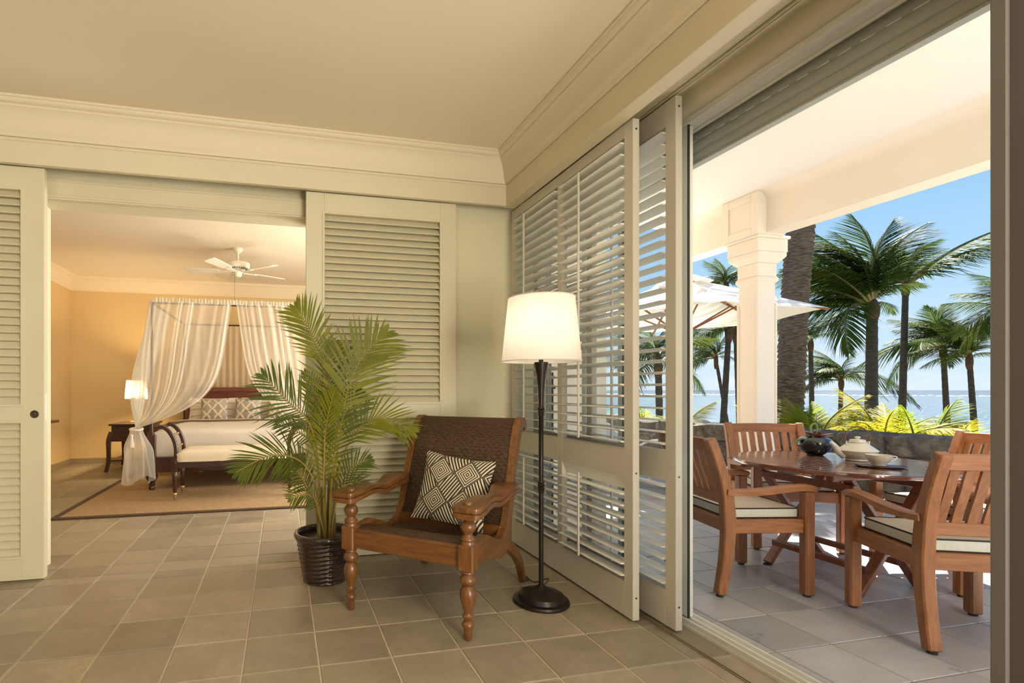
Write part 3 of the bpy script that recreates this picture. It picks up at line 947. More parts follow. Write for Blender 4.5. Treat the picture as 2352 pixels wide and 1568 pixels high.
for k in range(3):
    a = 2 * math.pi * k / 3 + 0.4
    sp.tube([(0, 0, 1.60), (0.171 * math.cos(a), 0.171 * math.sin(a), 1.602)], 0.002, 6)
sp.build('spider', M['iron'], fl_)
MB().lathe([(0.008, 1.612), (0.010, 1.618), (0.013, 1.640), (0.014, 1.645), (0.0, 1.647)], n=14).build('finial', M['mahog'], fl_, smooth=40)
MB().lathe([(0.0, 1.36), (0.02, 1.365), (0.032, 1.39), (0.034, 1.41), (0.026, 1.44), (0.014, 1.46), (0.013, 1.49)], (0.05, 0, 0), n=14).build('bulb', mat('frosted_bulb', (0.9, 0.86, 0.75), 0.4), fl_, smooth=60)
lp = light('floor_lamp_light', 'POINT', (0, -0.0, 1.44), 3.6, (1.0, 0.83, 0.62), soft=0.06)
lp.parent = fl_
cd = thing('lamp_cord', 'thin black lamp cord with a foot switch trailing beside the shutters', 'cord', (0, 0, 0))
MB().tube(catmull([(1.40, 2.60, 0.03), (1.44, 2.60, 0.07), (1.45, 2.66, 0.05), (1.43, 2.74, 0.006), (1.41, 2.78, 0.012), (1.385, 2.83, 0.012), (1.45, 2.98, 0.006), (1.50, 3.20, 0.006), (1.58, 3.42, 0.006)], 40), 0.0035, 6).build('cable', M['rubber'], cd, smooth=60)
MB().lathe([(0.0, 0.022), (0.012, 0.021), (0.020, 0.016), (0.022, 0.006), (0.021, 0.001), (0.0, 0.001)][::-1], (1.398, 2.805, 0), 16, sx=1.0, sy=1.5).build('foot_switch', M['rubber'], cd, smooth=60)

# ------------------------------------------------------------------ fronds
def leaf_mat(name, a, b2, tr=0.35, scale=7.0, rough=0.4, rand=0.15, spec=0.4):
    m, nt, b = new_mat(name)
    f1 = noise_fac(nt, coords(nt, (1, 1, 1)), scale, 3, 0.3, 0.7)
    c = mixc(nt, f1, a, b2)
    oi = nt.nodes.new('ShaderNodeObjectInfo')
    h = nt.nodes.new('ShaderNodeHueSaturation')
    r = nt.nodes.new('ShaderNodeMapRange')
    r.inputs[3].default_value, r.inputs[4].default_value = 1 - rand, 1 + rand
    nt.links.new(oi.outputs['Random'], r.inputs[0])
    nt.links.new(r.outputs[0], h.inputs['Value'])
    nt.links.new(c, h.inputs['Color'])
    nt.links.new(h.outputs[0], b.inputs['Base Color'])
    b.inputs['Roughness'].default_value = rough
    b.inputs['Specular IOR Level'].default_value = spec
    t = nt.nodes.new('ShaderNodeBsdfTranslucent')
    nt.links.new(h.outputs[0], t.inputs[0])
    mx = nt.nodes.new('ShaderNodeMixShader')
    mx.inputs[0].default_value = tr
    out = nt.nodes['Material Output']
    nt.links.new(b.outputs[0], mx.inputs[1])
    nt.links.new(t.outputs[0], mx.inputs[2])
    nt.links.new(mx.outputs[0], out.inputs[0])
    return m

def leaflets(mb, path, n, t0, length, width, N, ang=(60, 25), droop=0.25, fold=0.25, rng=rnd, seg=3, skew=1.0):
    """blade pairs along a rachis path; N: normal of the frond's plane"""
    K = len(path) - 1
    N = Vector(N).normalized()
    for i in range(n):
        s = i / (n - 1)
        t = t0 + (1 - t0) * s
        a = min(int(t * K), K - 1)
        p = path[a].lerp(path[a + 1], t * K - a)
        T = (path[a + 1] - path[a]).normalized()
        S = T.cross(N).normalized()
        U = S.cross(T)
        prof = (0.45 + 0.55 * math.sin(math.pi * min(1, s * 0.95 + 0.12))) * (1.0 if s < 0.75 else 1.0 - 0.55 * (s - 0.75) / 0.25)
        for sd in (-1, 1):
            L = length * prof * rng.uniform(0.88, 1.08) * (skew if sd > 0 else 2 - skew)
            an = rad(ang[0] + (ang[1] - ang[0]) * s + rng.uniform(-5, 5))
            d = (T * math.cos(an) + S * sd * math.sin(an) + U * fold * rng.uniform(0.6, 1.3)).normalized()
            wv = d.cross(U).normalized()
            pts, g = [], droop * rng.uniform(0.6, 1.4)
            for k in range(seg + 1):
                x = k / seg
                pts.append(p + d * L * x + Vector((0, 0, -g * L * x * x)))
            ws = [width * 0.55] + [width * (1 - 0.25 * (k / seg)) for k in range(1, seg)] + [width * 0.06]
            vs_ = []
            for q, w in zip(pts, ws): vs_ += [q - wv * w / 2, q + wv * w / 2]
            mb.add(vs_, [(2 * k, 2 * k + 1, 2 * k + 3, 2 * k + 2) for k in range(seg)])
    return mb

# potted palm
M['parlour'] = leaf_mat('areca_leaf', (0.150, 0.175, 0.010), (0.285, 0.295, 0.020), 0.30)
M['parlour2'] = leaf_mat('areca_leaf_dark', (0.065, 0.098, 0.012), (0.135, 0.165, 0.020), 0.30)
M['stalk'] = mat('yellow_green_stalk', (0.32, 0.26, 0.05), 0.5, (0.40, 0.22, 0.04), 9)
M['cane_stem'] = mat('palm_cane_stem', (0.22, 0.22, 0.06), 0.6, (0.26, 0.20, 0.10), 22, stretch=(1, 1, 3))
def ripple_pot():
    mb = MB()
    prof = [(0.116, 0.0), (0.122, 0.004)]
    def rr(z): return 0.122 + 0.045 * (z / 0.25) ** 0.75
    n, mz = 44, 56
    vs_ = []
    for i in range(mz + 1):
        z = 0.004 + 0.246 * i / mz
        for j in range(n):
            a = 2 * math.pi * j / n
            w = 0.0045 * math.sin(2 * math.pi * (z / 0.0255) + 0.9 * math.sin(3 * a + 2.0) + 0.6 * math.sin(5 * a))
            vs_.append(((rr(z) + w) * math.cos(a), (rr(z) + w) * math.sin(a), z))
    fs = [(i * n + j, i * n + (j + 1) % n, (i + 1) * n + (j + 1) % n, (i + 1) * n + j) for i in range(mz) for j in range(n)]
    fs.append(tuple(range(n - 1, -1, -1)))
    mb.add(vs_, fs)
    return mb
PX, PY = 0.250, 3.085
pot = thing('flower_pot', 'dark brown glazed pot with wavy ribs standing by the louvred door', 'plant pot', (PX, PY, 0))
M['glaze'] = mat('dark_brown_glaze', (0.018, 0.011, 0.009), 0.22, (0.05, 0.028, 0.018), 10, coat=0.5)
ripple_pot().build('body', M['glaze'], pot, smooth=50)
MB().lathe([(0.166, 0.247), (0.176, 0.252), (0.184, 0.264), (0.184, 0.277), (0.178, 0.288), (0.168, 0.290), (0.158, 0.284), (0.152, 0.268), (0.150, 0.240)], n=44).build('rim', M['glaze'], pot, smooth=60)
so = MB().grid(lambda u, v: Vector((0.151 * v * math.cos(2 * math.pi * u), 0.151 * v * math.sin(2 * math.pi * u), 0.245 + 0.008 * mnoise.noise((u * 9, v * 7, 1)))), 36, 8)
so.build('soil', mat('dark_potting_soil', (0.035, 0.022, 0.014), 0.95, (0.07, 0.045, 0.028), 40, bmp=0.6, bscale=70), pot)
pp = thing('areca_palm', 'feathery green areca palm growing in the ribbed brown pot', 'houseplant', (PX, PY, 0.245))
# rachis paths in local metres (x across, y depth, z up)
def W(x, z, y=0.0): return (x - PX, y, z - 0.245)
FR = [  # path, first leaflet, pairs, leaflet length, width, normal, material
    ([(0.01, 0.0, 0.0), W(0.235, 0.80, 0.02), W(0.245, 1.18, 0.03), W(0.180, 1.44, 0.02), W(0.075, 1.60, -0.02)], 0.60, 26, 0.24, 0.017, (0.3, -1, 0.2), 'parlour'),
    ([(0.03, 0.01, 0.0), W(0.32, 0.75, 0.0), W(0.355, 1.02, -0.03), W(0.44, 1.28, -0.06), W(0.60, 1.46, -0.08)], 0.42, 34, 0.34, 0.020, (0.1, -1, 0.35), 'parlour'),
    ([(-0.03, 0.0, 0.0), W(0.205, 0.70, -0.04), W(0.15, 0.93, -0.10), W(0.03, 1.06, -0.16), W(-0.10, 1.20, -0.22)], 0.46, 28, 0.27, 0.014, (0.3, -1, 0.1), 'parlour2'),
    ([(-0.035, -0.01, 0.0), W(0.20, 0.52, -0.05), W(0.11, 0.71, -0.12), W(-0.05, 0.77, -0.22), W(-0.23, 0.70, -0.32)], 0.48, 28, 0.23, 0.015, (0.2, -0.75, 0.6), 'parlour2'),
    ([(0.035, 0.0, 0.0), W(0.33, 0.62, 0.03), W(0.42, 0.84, 0.04), W(0.57, 0.95, 0.0), W(0.775, 0.87, -0.05)], 0.46, 28, 0.24, 0.015, (-0.1, -0.85, 0.45), 'parlour'),
    ([(0.0, 0.02, 0.0), W(0.25, 0.60, 0.06), W(0.235, 0.86, 0.08), W(0.20, 1.05, 0.08), W(0.13, 1.22, 0.05)], 0.40, 26, 0.22, 0.015, (0.7, -0.7, 0.1), 'parlour'),
    ([(0.0, -0.03, 0.0), W(0.235, 0.50, -0.07), W(0.235, 0.72, -0.10), W(0.245, 0.92, -0.12), W(0.29, 1.12, -0.13)], 0.36, 26, 0.22, 0.016, (-0.5, -0.8, 0.1), 'parlour'),
    ([(-0.04, 0.01, 0.0), W(0.19, 0.44, -0.02), W(0.13, 0.58, -0.05), W(0.07, 0.67, -0.10), W(-0.03, 0.72, -0.16)], 0.42, 22, 0.20, 0.013, (0.3, -0.8, 0.5), 'parlour2'),
    ([(0.04, 0.02, 0.0), W(0.31, 0.42, 0.04), W(0.36, 0.56, 0.05), W(0.43, 0.66, 0.04), W(0.52, 0.70, 0.02)], 0.36, 20, 0.17, 0.013, (-0.2, -0.9, 0.3), 'parlour2'),
    ([(0.02, -0.03, 0.0), W(0.28, 0.56, -0.05), W(0.31, 0.80, -0.06), W(0.36, 0.98, -0.04), W(0.46, 1.10, 0.0)], 0.38, 26, 0.23, 0.015, (-0.2, -1, 0.1), 'parlour2'),
    ([(-0.02, 0.02, 0.0), W(0.215, 0.60, 0.05), W(0.17, 0.80, 0.03), W(0.08, 0.88, -0.02), W(-0.03, 0.93, -0.06)], 0.55, 16, 0.15, 0.012, (0.3, -0.8, 0.5), 'parlour2'),
    ([(0.0, -0.04, 0.0), W(0.215, 0.38, -0.09), W(0.18, 0.50, -0.14), W(0.12, 0.55, -0.20), W(0.04, 0.54, -0.26)], 0.40, 18, 0.16, 0.012, (0.3, -0.7, 0.6), 'parlour2'),
    ([(0.01, 0.03, 0.0), W(0.28, 0.70, 0.06), W(0.29, 1.00, 0.07), W(0.265, 1.22, 0.06), W(0.31, 1.40, 0.04)], 0.50, 26, 0.24, 0.016, (0.1, -1, 0.2), 'parlour'),
    ([(0.03, -0.02, 0.0), W(0.30, 0.40, -0.03), W(0.33, 0.52, -0.05), W(0.40, 0.58, -0.07), W(0.47, 0.57, -0.10)], 0.40, 16, 0.14, 0.012, (-0.2, -0.8, 0.5), 'parlour2'),
]
for path, t0, n, L, w, N, mt in FR:
    pth = catmull(path, 40)
    f = leaflets(MB(), pth, int(n * 0.92), t0, L, w * 0.82, N, ang=(58, 26), droop=0.13, fold=0.12).build('frond', M[mt], pp)
    MB().tube(pth, [0.0075 * (1 - 0.8 * i / 40) for i in range(41)], 6).build('rachis', M['stalk'], f, smooth=60)
for (a, b, h, r) in ((0.035, 0.0, 0.36, 0.021), (-0.015, 0.005, 0.30, 0.017), (-0.035, -0.02, 0.22, 0.010), (0.055, 0.02, 0.24, 0.009)):
    pts = [(a, b, -0.01), (a * 1.02, b, h * 0.5), (a * 0.9, b, h)]
    MB().tube(catmull(pts, 12), [r * (1.12 - 0.35 * i / 12) for i in range(13)], 10).build('cane_stem', M['cane_stem'], pp, smooth=60)
# ------------------------------------------------------------------ bedroom
M['darkwood'] = wood('dark_mahogany', (0.022, 0.006, 0.005), (0.070, 0.018, 0.012), axis=0, rough=0.30, coat=0.4, rand=0.05)
M['darkwoodz'] = wood('dark_mahogany_upright', (0.022, 0.006, 0.005), (0.065, 0.017, 0.012), axis=2, rough=0.30, coat=0.4, rand=0.05)
M['redwood'] = wood('red_mahogany_panel', (0.095, 0.019, 0.010), (0.25, 0.062, 0.028), axis=0, rough=0.30, coat=0.4, rand=0.05)
M['linen'] = mat('cream_linen', (0.72, 0.65, 0.57), 0.9, (0.68, 0.61, 0.53), 6, bmp=0.15, bscale=180, bdist=0.002, sheen=0.2)
M['bench_fabric'] = mat('ivory_upholstery', (0.80, 0.70, 0.54), 0.9, (0.76, 0.66, 0.50), 5, bmp=0.12, bscale=150, bdist=0.002)
M['white_linen'] = mat('white_bed_linen', (0.84, 0.78, 0.70), 0.9, (0.80, 0.74, 0.66), 6)
M['brownband'] = mat('brown_ribbon', (0.16, 0.10, 0.065), 0.8)
M['brass'] = mat('antique_brass', (0.55, 0.42, 0.24), 0.35, metal=0.9)
def sheer(name, col, alpha):
    m, nt, b = new_mat(name)
    nt.nodes.remove(b)
    out = nt.nodes['Material Output']
    tr = nt.nodes.new('ShaderNodeBsdfTransparent')
    df = nt.nodes.new('ShaderNodeBsdfDiffuse')
    df.inputs[0].default_value = col + (1,)
    tl = nt.nodes.new('ShaderNodeBsdfTranslucent')
    tl.inputs[0].default_value = col + (1,)
    m1 = nt.nodes.new('ShaderNodeMixShader')
    m1.inputs[0].default_value = 0.45
    nt.links.new(df.outputs[0], m1.inputs[1])
    nt.links.new(tl.outputs[0], m1.inputs[2])
    m2 = nt.nodes.new('ShaderNodeMixShader')
    lw = nt.nodes.new('ShaderNodeLayerWeight')
    lw.inputs[0].default_value = 0.35
    f = X(nt, lw.outputs['Facing']) * 0.50 + alpha
    nt.links.new(f.s, m2.inputs[0])
    nt.links.new(tr.outputs[0], m2.inputs[1])
    nt.links.new(m1.outputs[0], m2.inputs[2])
    nt.links.new(m2.outputs[0], out.inputs[0])
    return m
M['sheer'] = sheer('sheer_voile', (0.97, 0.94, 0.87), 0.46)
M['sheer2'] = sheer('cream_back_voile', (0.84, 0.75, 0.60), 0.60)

# rug
def rug_mat():
    m, nt, b = new_mat('sisal_weave')
    v = coords(nt, (1, 1, 1))
    w = nt.nodes.new('ShaderNodeTexWave')
    w.inputs['Scale'].default_value = 9
    w.bands_direction = 'Y'
    w.inputs['Distortion'].default_value = 2.2
    w.inputs['Detail Scale'].default_value = 6
    nt.links.new(v, w.inputs[0])
    f2 = noise_fac(nt, coords(nt, (1, 4, 1)), 16, 5, 0.3, 0.7)
    c = mixc(nt, w.outputs['Fac'], (0.32, 0.20, 0.09), (0.56, 0.39, 0.205))
    c = mixc(nt, X(nt, f2) * 0.55, c, (0.22, 0.13, 0.06))
    nt.links.new(c, b.inputs['Base Color'])
    b.inputs['Roughness'].default_value = 0.95
    bump(nt, b, w.outputs['Fac'], 0.4, 0.004)
    return m
rg = thing('sisal_rug', 'tan sisal rug with a dark brown binding under the canopy bed', 'rug', (0, 0, 0))
x0, x1, y0, y1 = -1.95, 0.98, 4.99, 8.40
MB().box(x0 + 0.055, x1 - 0.055, y0 + 0.055, y1 - 0.055, 0.001, 0.012).build('rug_field', rug_mat(), rg)
bd = MB()
for a, b, c, d in ((x0, x1, y0, y0 + 0.06), (x0, x1, y1 - 0.06, y1), (x0, x0 + 0.06, y0 + 0.06, y1 - 0.06), (x1 - 0.06, x1, y0 + 0.06, y1 - 0.06)):
    bd.box(a, b, c, d, 0.001, 0.014)
bd.build('binding', mat('dark_rug_binding', (0.085, 0.048, 0.028), 0.9), rg, bevel=0.003)

# canopy bed
BX, Y0, Y1, HB = -0.53, 6.20, 8.20, 0.885
bed = thing('canopy_bed', 'dark wooden four poster bed hung with sheer white curtains', 'bed', (BX, Y0, 0))
BUN = [(0.020, 0.0), (0.030, 0.004), (0.034, 0.03), (0.026, 0.045), (0.034, 0.055), (0.038, 0.065), (0.028, 0.078), (0.040, 0.095), (0.058, 0.125), (0.062, 0.150), (0.055, 0.178), (0.040, 0.192), (0.045, 0.20)]
for sx in (-1, 1):
    for y in (0.03, 1.97):
        p = MB().lathe(BUN, (sx * HB, y, 0.012), 20)
        p.build('foot', M['darkwoodz'], bed, smooth=50)
        MB().box(sx * HB - 0.045, sx * HB + 0.045, y - 0.045, y + 0.045, 0.21, 0.62).build('post_block', M['darkwoodz'], bed, bevel=0.006)
        MB().lathe([(0.038, 0.62), (0.030, 0.64), (0.018, 0.66), (0.014, 0.9), (0.012, 1.6), (0.011, 2.10), (0.0, 2.105)], (sx * HB, y, 0), 14).build('post', M['darkwoodz'], bed, smooth=50)
    MB().box(sx * HB - 0.02, sx * HB + 0.02, 0.06, 1.95, 0.215, 0.36).build('side_rail', M['darkwood'], bed, bevel=0.004)
    MB().tube([(sx * HB, 0.0, 2.098), (sx * HB, 2.0, 2.098)], 0.011, 8).build('canopy_rail', M['darkwood'], bed)
MB().box(-HB, HB, 0.01, 0.05, 0.205, 0.37).build('foot_rail', M['darkwood'], bed, bevel=0.004)
for y in (0.03, 1.97):
    MB().tube([(-HB, y, 2.098), (HB, y, 2.098)], 0.011, 8).build('canopy_rail', M['darkwood'], bed)
# headboard with sloping shoulders, frame, panels
hbp = [(-0.86, 0.36), (0.86, 0.36), (0.86, 0.86), (0.72, 1.165), (-0.72, 1.165), (-0.86, 0.86)]
hb = MB().add([(x, 1.95, z) for x, z in hbp] + [(x, 1.99, z) for x, z in hbp], [(i, (i + 1) % 6, 6 + (i + 1) % 6, 6 + i) for i in range(6)] + [(5, 4, 3, 2, 1, 0), (6, 7, 8, 9, 10, 11)])
hbo = hb.build('headboard', M['redwood'], bed, bevel=0.004)
fr = MB().box(-0.72, 0.72, 1.925, 1.952, 1.10, 1.165).box(-0.72, 0.72, 1.935, 1.952, 1.065, 1.085)
for x in (-0.70, -0.24, 0.24, 0.70): fr.box(x - 0.03, x + 0.03, 1.932, 1.952, 0.6, 1.07)
fr.build('headboard_moulding', M['redwood'], hbo, bevel=0.004)
# mattress and coverlet
def soft_box(w, d, h, r, sag=0.0, nx=20, ny=20):
    """rounded block, footprint centred, base z=0"""
    def fn(u, v):
        a, b = 2 * u - 1, 2 * v - 1
        s = max(abs(a), abs(b))
        k = min(1.0, s)
        e = 0.80
        if k <= e:
            z = h
            px_, py_ = a / e, b / e
            sc = 1.0
        else:
            z = h * (1 - ((k - e) / (1 - e)))
            px_, py_ = a / k, b / k
        def rd(c): return math.copysign(min(abs(c), 1.0), c)
        px_, py_ = rd(px_), rd(py_)
        edge = max(abs(px_), abs(py_))
        zz = z - r * max(0, (edge - 0.9) / 0.1) ** 2 * (1 if k <= e else 0) - (r if k > e else 0) * (1 - (k - e) / (1 - e))
        zz += 0.004 * mnoise.noise((px_ * 5, py_ * 5, h * 9))
        return Vector((px_ * w / 2, py_ * d / 2, max(zz, 0.0)))
    return MB().grid(fn, nx * 2, ny * 2)
soft_box(1.70, 1.86, 0.22, 0.03).build('mattress', M['white_linen'], bed, smooth=60, loc=(0, 1.0, 0.36))
def coverlet(u, v):
    # v: 0 foot hem, front drop, then over the top to the fold
    L = v * 1.72
    side = (u - 0.5) * 2
    wv = 0.012 * mnoise.noise((u * 7, v * 5, 3))
    hwd = 0.885
    s = abs(side)
    topz, drop = 0.665, 0.30
    if L < drop:
        y, z = 0.052 - 0.012 * math.sin(L / drop * 3.1), topz - drop + L
    else:
        t = L - drop
        y, z = 0.052 + t, topz + 0.045 * (1 - math.exp(-t * 5)) * 1.0
    x = side / 0.80 * hwd if s < 0.80 else math.copysign(hwd + 0.01, side)
    if s >= 0.80: z = min(z, topz) - (s - 0.80) / 0.20 * drop
    corner = sstep(0.55, 0.8, min(s, 0.8)) * 0.025
    return Vector((x, y + wv * 0.5, max(z - corner + wv, 0.372)))
MB().grid(coverlet, 40, 48).build('coverlet', M['linen'], bed, smooth=70)
def fold(u, v):
    side = (u - 0.5) * 2
    s = abs(side)
    x = side / 0.85 * 0.90 if s < 0.85 else math.copysign(0.905, side)
    z = 0.728 - (0.28 * (s - 0.85) / 0.15 if s > 0.85 else 0) - 0.02 * sstep(0.6, 0.85, min(s, .85))
    return Vector((x, 0.98 + 0.34 * v, z + 0.008 * math.sin(v * 5) + 0.004 * mnoise.noise((u * 8, v * 3, 5))))
fo = MB().grid(fold, 40, 12).build('turned_down_sheet', M['white_linen'], bed, smooth=70)
MB().grid(lambda u, v: fold(u, v * 0.16 - 0.10) + Vector((0, -0.004, 0.003 - 0.02 * (1 - v))), 40, 3).build('brown_band', M['brownband'], fo, smooth=70)

# curtains
def swag(side, n=54, m=40):
    """front curtain gathered to the post; side -1 left, +1 right"""
    xt = side * 1.02
    def fn(u, v):
        xu = side * (HB + 0.01) * (1 - u) + side * 0.02 * u
        t = v
        ztop, ztie = 2.11, 0.665 + 0.05 * u
        fr_ = 1 - 0.22 * t - 0.78 * t ** 6
        spread = 0.055 * (u - 0.5) * -side
        x = xt + spread * t + (xu - xt) * fr_
        bulge = -side * -0.06 * math.sin(math.pi * t) * (1 - u)
        z = ztop + (ztie - ztop) * t
        amp = 0.030 * (1 - 0.6 * t)
        ph = 2 * math.pi * (11.5 * u + 0.55 * math.sin(5.1 * u + side) + 0.35 * math.sin(13.7 * u))
        wob = 0.6 + 0.4 * math.sin(9.3 * u + 2 * side)
        y = -0.02 + amp * wob * math.sin(ph) - 0.05 * t
        x += 0.022 * wob * math.sin(ph * 0.5 + 1.3) * (1 - t * 0.6)
        return Vector((x + bulge, y, z))
    return MB().grid(fn, n * 3, m)
def side_swag(side, n=36, m=36):
    xt = side * 1.00
    def fn(u, v):
        yu = 0.02 + 1.0 * u
        t = v
        fr_ = 1 - 0.30 * t - 0.70 * t ** 5
        z = 2.11 + (0.68 - 2.11) * t
        y = -0.04 + (yu + 0.04) * fr_
        x = side * (HB + 0.012) + (xt - side * HB) * t + side * 0.12 * math.sin(math.pi * t ** 1.6) + 0.022 * math.sin(u * 2 * math.pi * 9) * (1 - 0.4 * t)
        return Vector((x, y, z))
    return MB().grid(fn, n * 3, m)
def tail(side):
    def fn(u, v):
        a = 2 * math.pi * u
        t = v
        fl = 0.045 + 0.055 * sstep(0, 0.45, t) + 0.02 * t
        rr_ = fl * (1 + 0.20 * math.sin(a * 5 + t * 2) + 0.12 * math.sin(a * 11 + 1))
        return Vector((side * 1.02 + rr_ * math.cos(a) * 1.15 + side * 0.0 - 0.02 * t * side, -0.06 + rr_ * 0.75 * math.sin(a), 0.70 - (0.56 + 0.05 * math.sin(a * 2)) * t))
    return MB().grid(fn, 84, 16)
def ruffle(x0, y0, x1, y1):
    def fn(u, v):
        w = 0.014 * math.sin(u * 2 * math.pi * 26) + 0.008 * math.sin(u * 2 * math.pi * 41 + 1)
        dx, dy = x1 - x0, y1 - y0
        L = math.hypot(dx, dy)
        return Vector((x0 + dx * u - dy / L * w, y0 + dy * u + dx / L * w, 2.095 + 0.055 * v + 0.012 * mnoise.noise((u * 25, y0, 3)) * v))
    return MB().grid(fn, 200, 3)
for side in (-1, 1):
    cu_ = swag(side).build('front_curtain', M['sheer'], bed, smooth=80)
    tail(side).build('curtain_tail', M['sheer'], cu_, smooth=80)
    tb = MB().tube(catmull([(side * 1.02 + 0.062 * math.cos(a), -0.06 + 0.055 * math.sin(a), 0.695 + 0.01 * math.sin(a)) for a in [2 * math.pi * k / 16 for k in range(17)]], 32), 0.012, 8)
    tb.lathe([(0.0, 0.0), (0.03, 0.002), (0.026, 0.05), (0.014, 0.11), (0.018, 0.125), (0.012, 0.14), (0.0, 0.145)], (side * 1.05, -0.125, 0.50), 12)
    tb.build('tieback', M['white_linen'], cu_, smooth=60)
    side_swag(side).build('side_curtain', M['sheer'], bed, smooth=80)
    ruffle(side * HB, -0.02, 0, -0.02).build('ruffle', M['sheer'], cu_, smooth=80)
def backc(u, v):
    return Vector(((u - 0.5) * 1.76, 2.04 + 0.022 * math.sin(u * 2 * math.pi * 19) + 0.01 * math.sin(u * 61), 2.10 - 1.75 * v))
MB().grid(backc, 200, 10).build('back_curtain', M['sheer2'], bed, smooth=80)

# pillows
def ogee_mat():
    m, nt, b = new_mat('ogee_trellis_print')
    uv = nt.nodes.new('ShaderNodeTexCoord')
    sp_ = nt.nodes.new('ShaderNodeSeparateXYZ')
    nt.links.new(uv.outputs['UV'], sp_.inputs[0])
    u, v = X(nt, sp_.outputs[0]) * 2.3, X(nt, sp_.outputs[1]) * 2.0
    w = (v * (4 * math.pi)).sin() * 0.045
    p, q = u + v + w, u - v - w
    fp, fq = p.fract() - 0.5, q.fract() - 0.5
    edge = fp.abs().mx(fq.abs()).gt(0.40)
    idc = p.floor() * 1.7 + q.floor() * 2.3
    r = ((idc * 12.9898).sin() * 43758.5).fract()
    c = mixc(nt, r, (0.30, 0.24, 0.17), (0.46, 0.42, 0.37))
    c = mixc(nt, edge, c, (0.70, 0.60, 0.44))
    nt.links.new(c, b.inputs['Base Color'])
    b.inputs['Roughness'].default_value = 0.85
    return m
M['ogee'] = ogee_mat()
def pillow(name, label, w, h, puff, m, loc, tilt, rz=0.0, group=None, band=False, cat='pillow'):
    r = thing(name, label, cat, loc, rz, group)
    mb = MB().grid(cushion_fn(w, h, puff, 1), 16, 16, uv=True).grid(cushion_fn(w, h, puff, -1), 16, 16, uv=True)
    c = mb.build('pillow_cover', m, r, smooth=80, weld=True, rot=(rad(tilt), 0, 0))
    if band:
        f = cushion_fn(w, h, puff, 1)
        bb = MB()
        for vv in (0.26, 0.50, 0.74):
            bb.grid(lambda a, b_: f(0.02 + 0.96 * a, vv + 0.014 * b_) + Vector((0, 0, 0.004)), 20, 1)
        bb.build('piping', M['brownband'], c)
    return r
for k, (x, y, w, lab) in enumerate(((-0.975, 7.88, 0.68, 'white bed pillow on the left behind the trellis cushion'), (-0.245, 7.88, 0.68, 'white bed pillow on the right, behind the middle trellis cushion'))):
    pillow('bed_pillow', lab, w, 0.42, 0.085, M['white_linen'], (x, y, 0.82), 68, group='white pillows on the canopy bed', band=True)
pillow('trellis_cushion', 'beige trellis patterned cushion on the left side of the bed', 0.37, 0.35, 0.075, M['ogee'], (-0.93, 7.68, 0.842), 70, rad(4), 'trellis cushions on the bed', cat='cushion')
pillow('trellis_cushion', 'beige trellis patterned cushion in the middle of the bed', 0.37, 0.35, 0.075, M['ogee'], (-0.475, 7.68, 0.848), 72, rad(-3), 'trellis cushions on the bed', cat='cushion')
pillow('trellis_cushion', 'beige trellis patterned cushion half hidden by palm leaves', 0.37, 0.35, 0.075, M['ogee'], (-0.03, 7.66, 0.84), 68, rad(-6), 'trellis cushions on the bed', cat='cushion')

# bench at the foot of the bed
bn = thing('upholstered_bench', 'dark wooden bench with scrolled arms and ivory seat at the foot of the bed', 'bench', (-0.485, 5.77, 0))
BW, BD = 0.565, 0.205
for sx in (-1, 1):
    for sy in (-1, 1):
        MB().lathe([(0.0, 0.013), (0.007, 0.013), (0.009, 0.03), (0.022, 0.072), (0.023, 0.085), (0.016, 0.092)], (sx * BW, sy * BD, 0), 14).build('brass_ferrule', M['brass'], bn, smooth=50)
        MB().lathe([(0.016, 0.090), (0.019, 0.10), (0.026, 0.25), (0.029, 0.30), (0.024, 0.305), (0.031, 0.315), (0.024, 0.325), (0.030, 0.33), (0.030, 0.41)], (sx * BW, sy * BD, 0), 14).build('leg', M['darkwoodz'], bn, smooth=50)
        pts = catmull([(sx * (BW - 0.00), sy * BD, 0.40), (sx * (BW - 0.012), sy * BD, 0.50), (sx * (BW + 0.005), sy * BD, 0.61), (sx * (BW + 0.055), sy * BD, 0.705), (sx * (BW + 0.115), sy * BD, 0.752), (sx * (BW + 0.165), sy * BD, 0.742)], 22)
        MB().strip(pts, [(-0.018, -0.022), (0.018, -0.022), (0.018, 0.022), (-0.018, 0.022)], (0, 1, 0)).build('arm_rail', M['darkwoodz'], bn, smooth=40, bevel=0.004)
    MB().tube([(sx * (BW + 0.168), -BD - 0.03, 0.738), (sx * (BW + 0.168), BD + 0.03, 0.738)], 0.024, 14).build('arm_roll', M['darkwood'], bn, smooth=50)
    for (dx, z) in ((-0.008, 0.545), (0.03, 0.665)):
        MB().tube([(sx * (BW + dx), -BD, z), (sx * (BW + dx), BD, z)], 0.008, 8).build('arm_spindle', M['darkwood'], bn, smooth=50)
        for k in range(4):
            MB().lathe([(0.0, -0.016), (0.010, -0.010), (0.014, 0.0), (0.010, 0.010), (0.0, 0.016)], n=10).build('brass_bead', M['brass'], bn, smooth=60, loc=(sx * (BW + dx), -0.12 + 0.08 * k, z), rot=(rad(90), 0, 0))
for sy in (-1, 1):
    MB().box(-BW, BW, sy * BD - 0.018, sy * BD + 0.018, 0.335, 0.40).build('seat_rail', M['darkwood'], bn, bevel=0.004)
soft_box(2 * BW - 0.04, 2 * BD + 0.06, 0.115, 0.03, nx=16, ny=10).build('seat_cushion', M['bench_fabric'], bn, smooth=60, loc=(0, 0, 0.40))

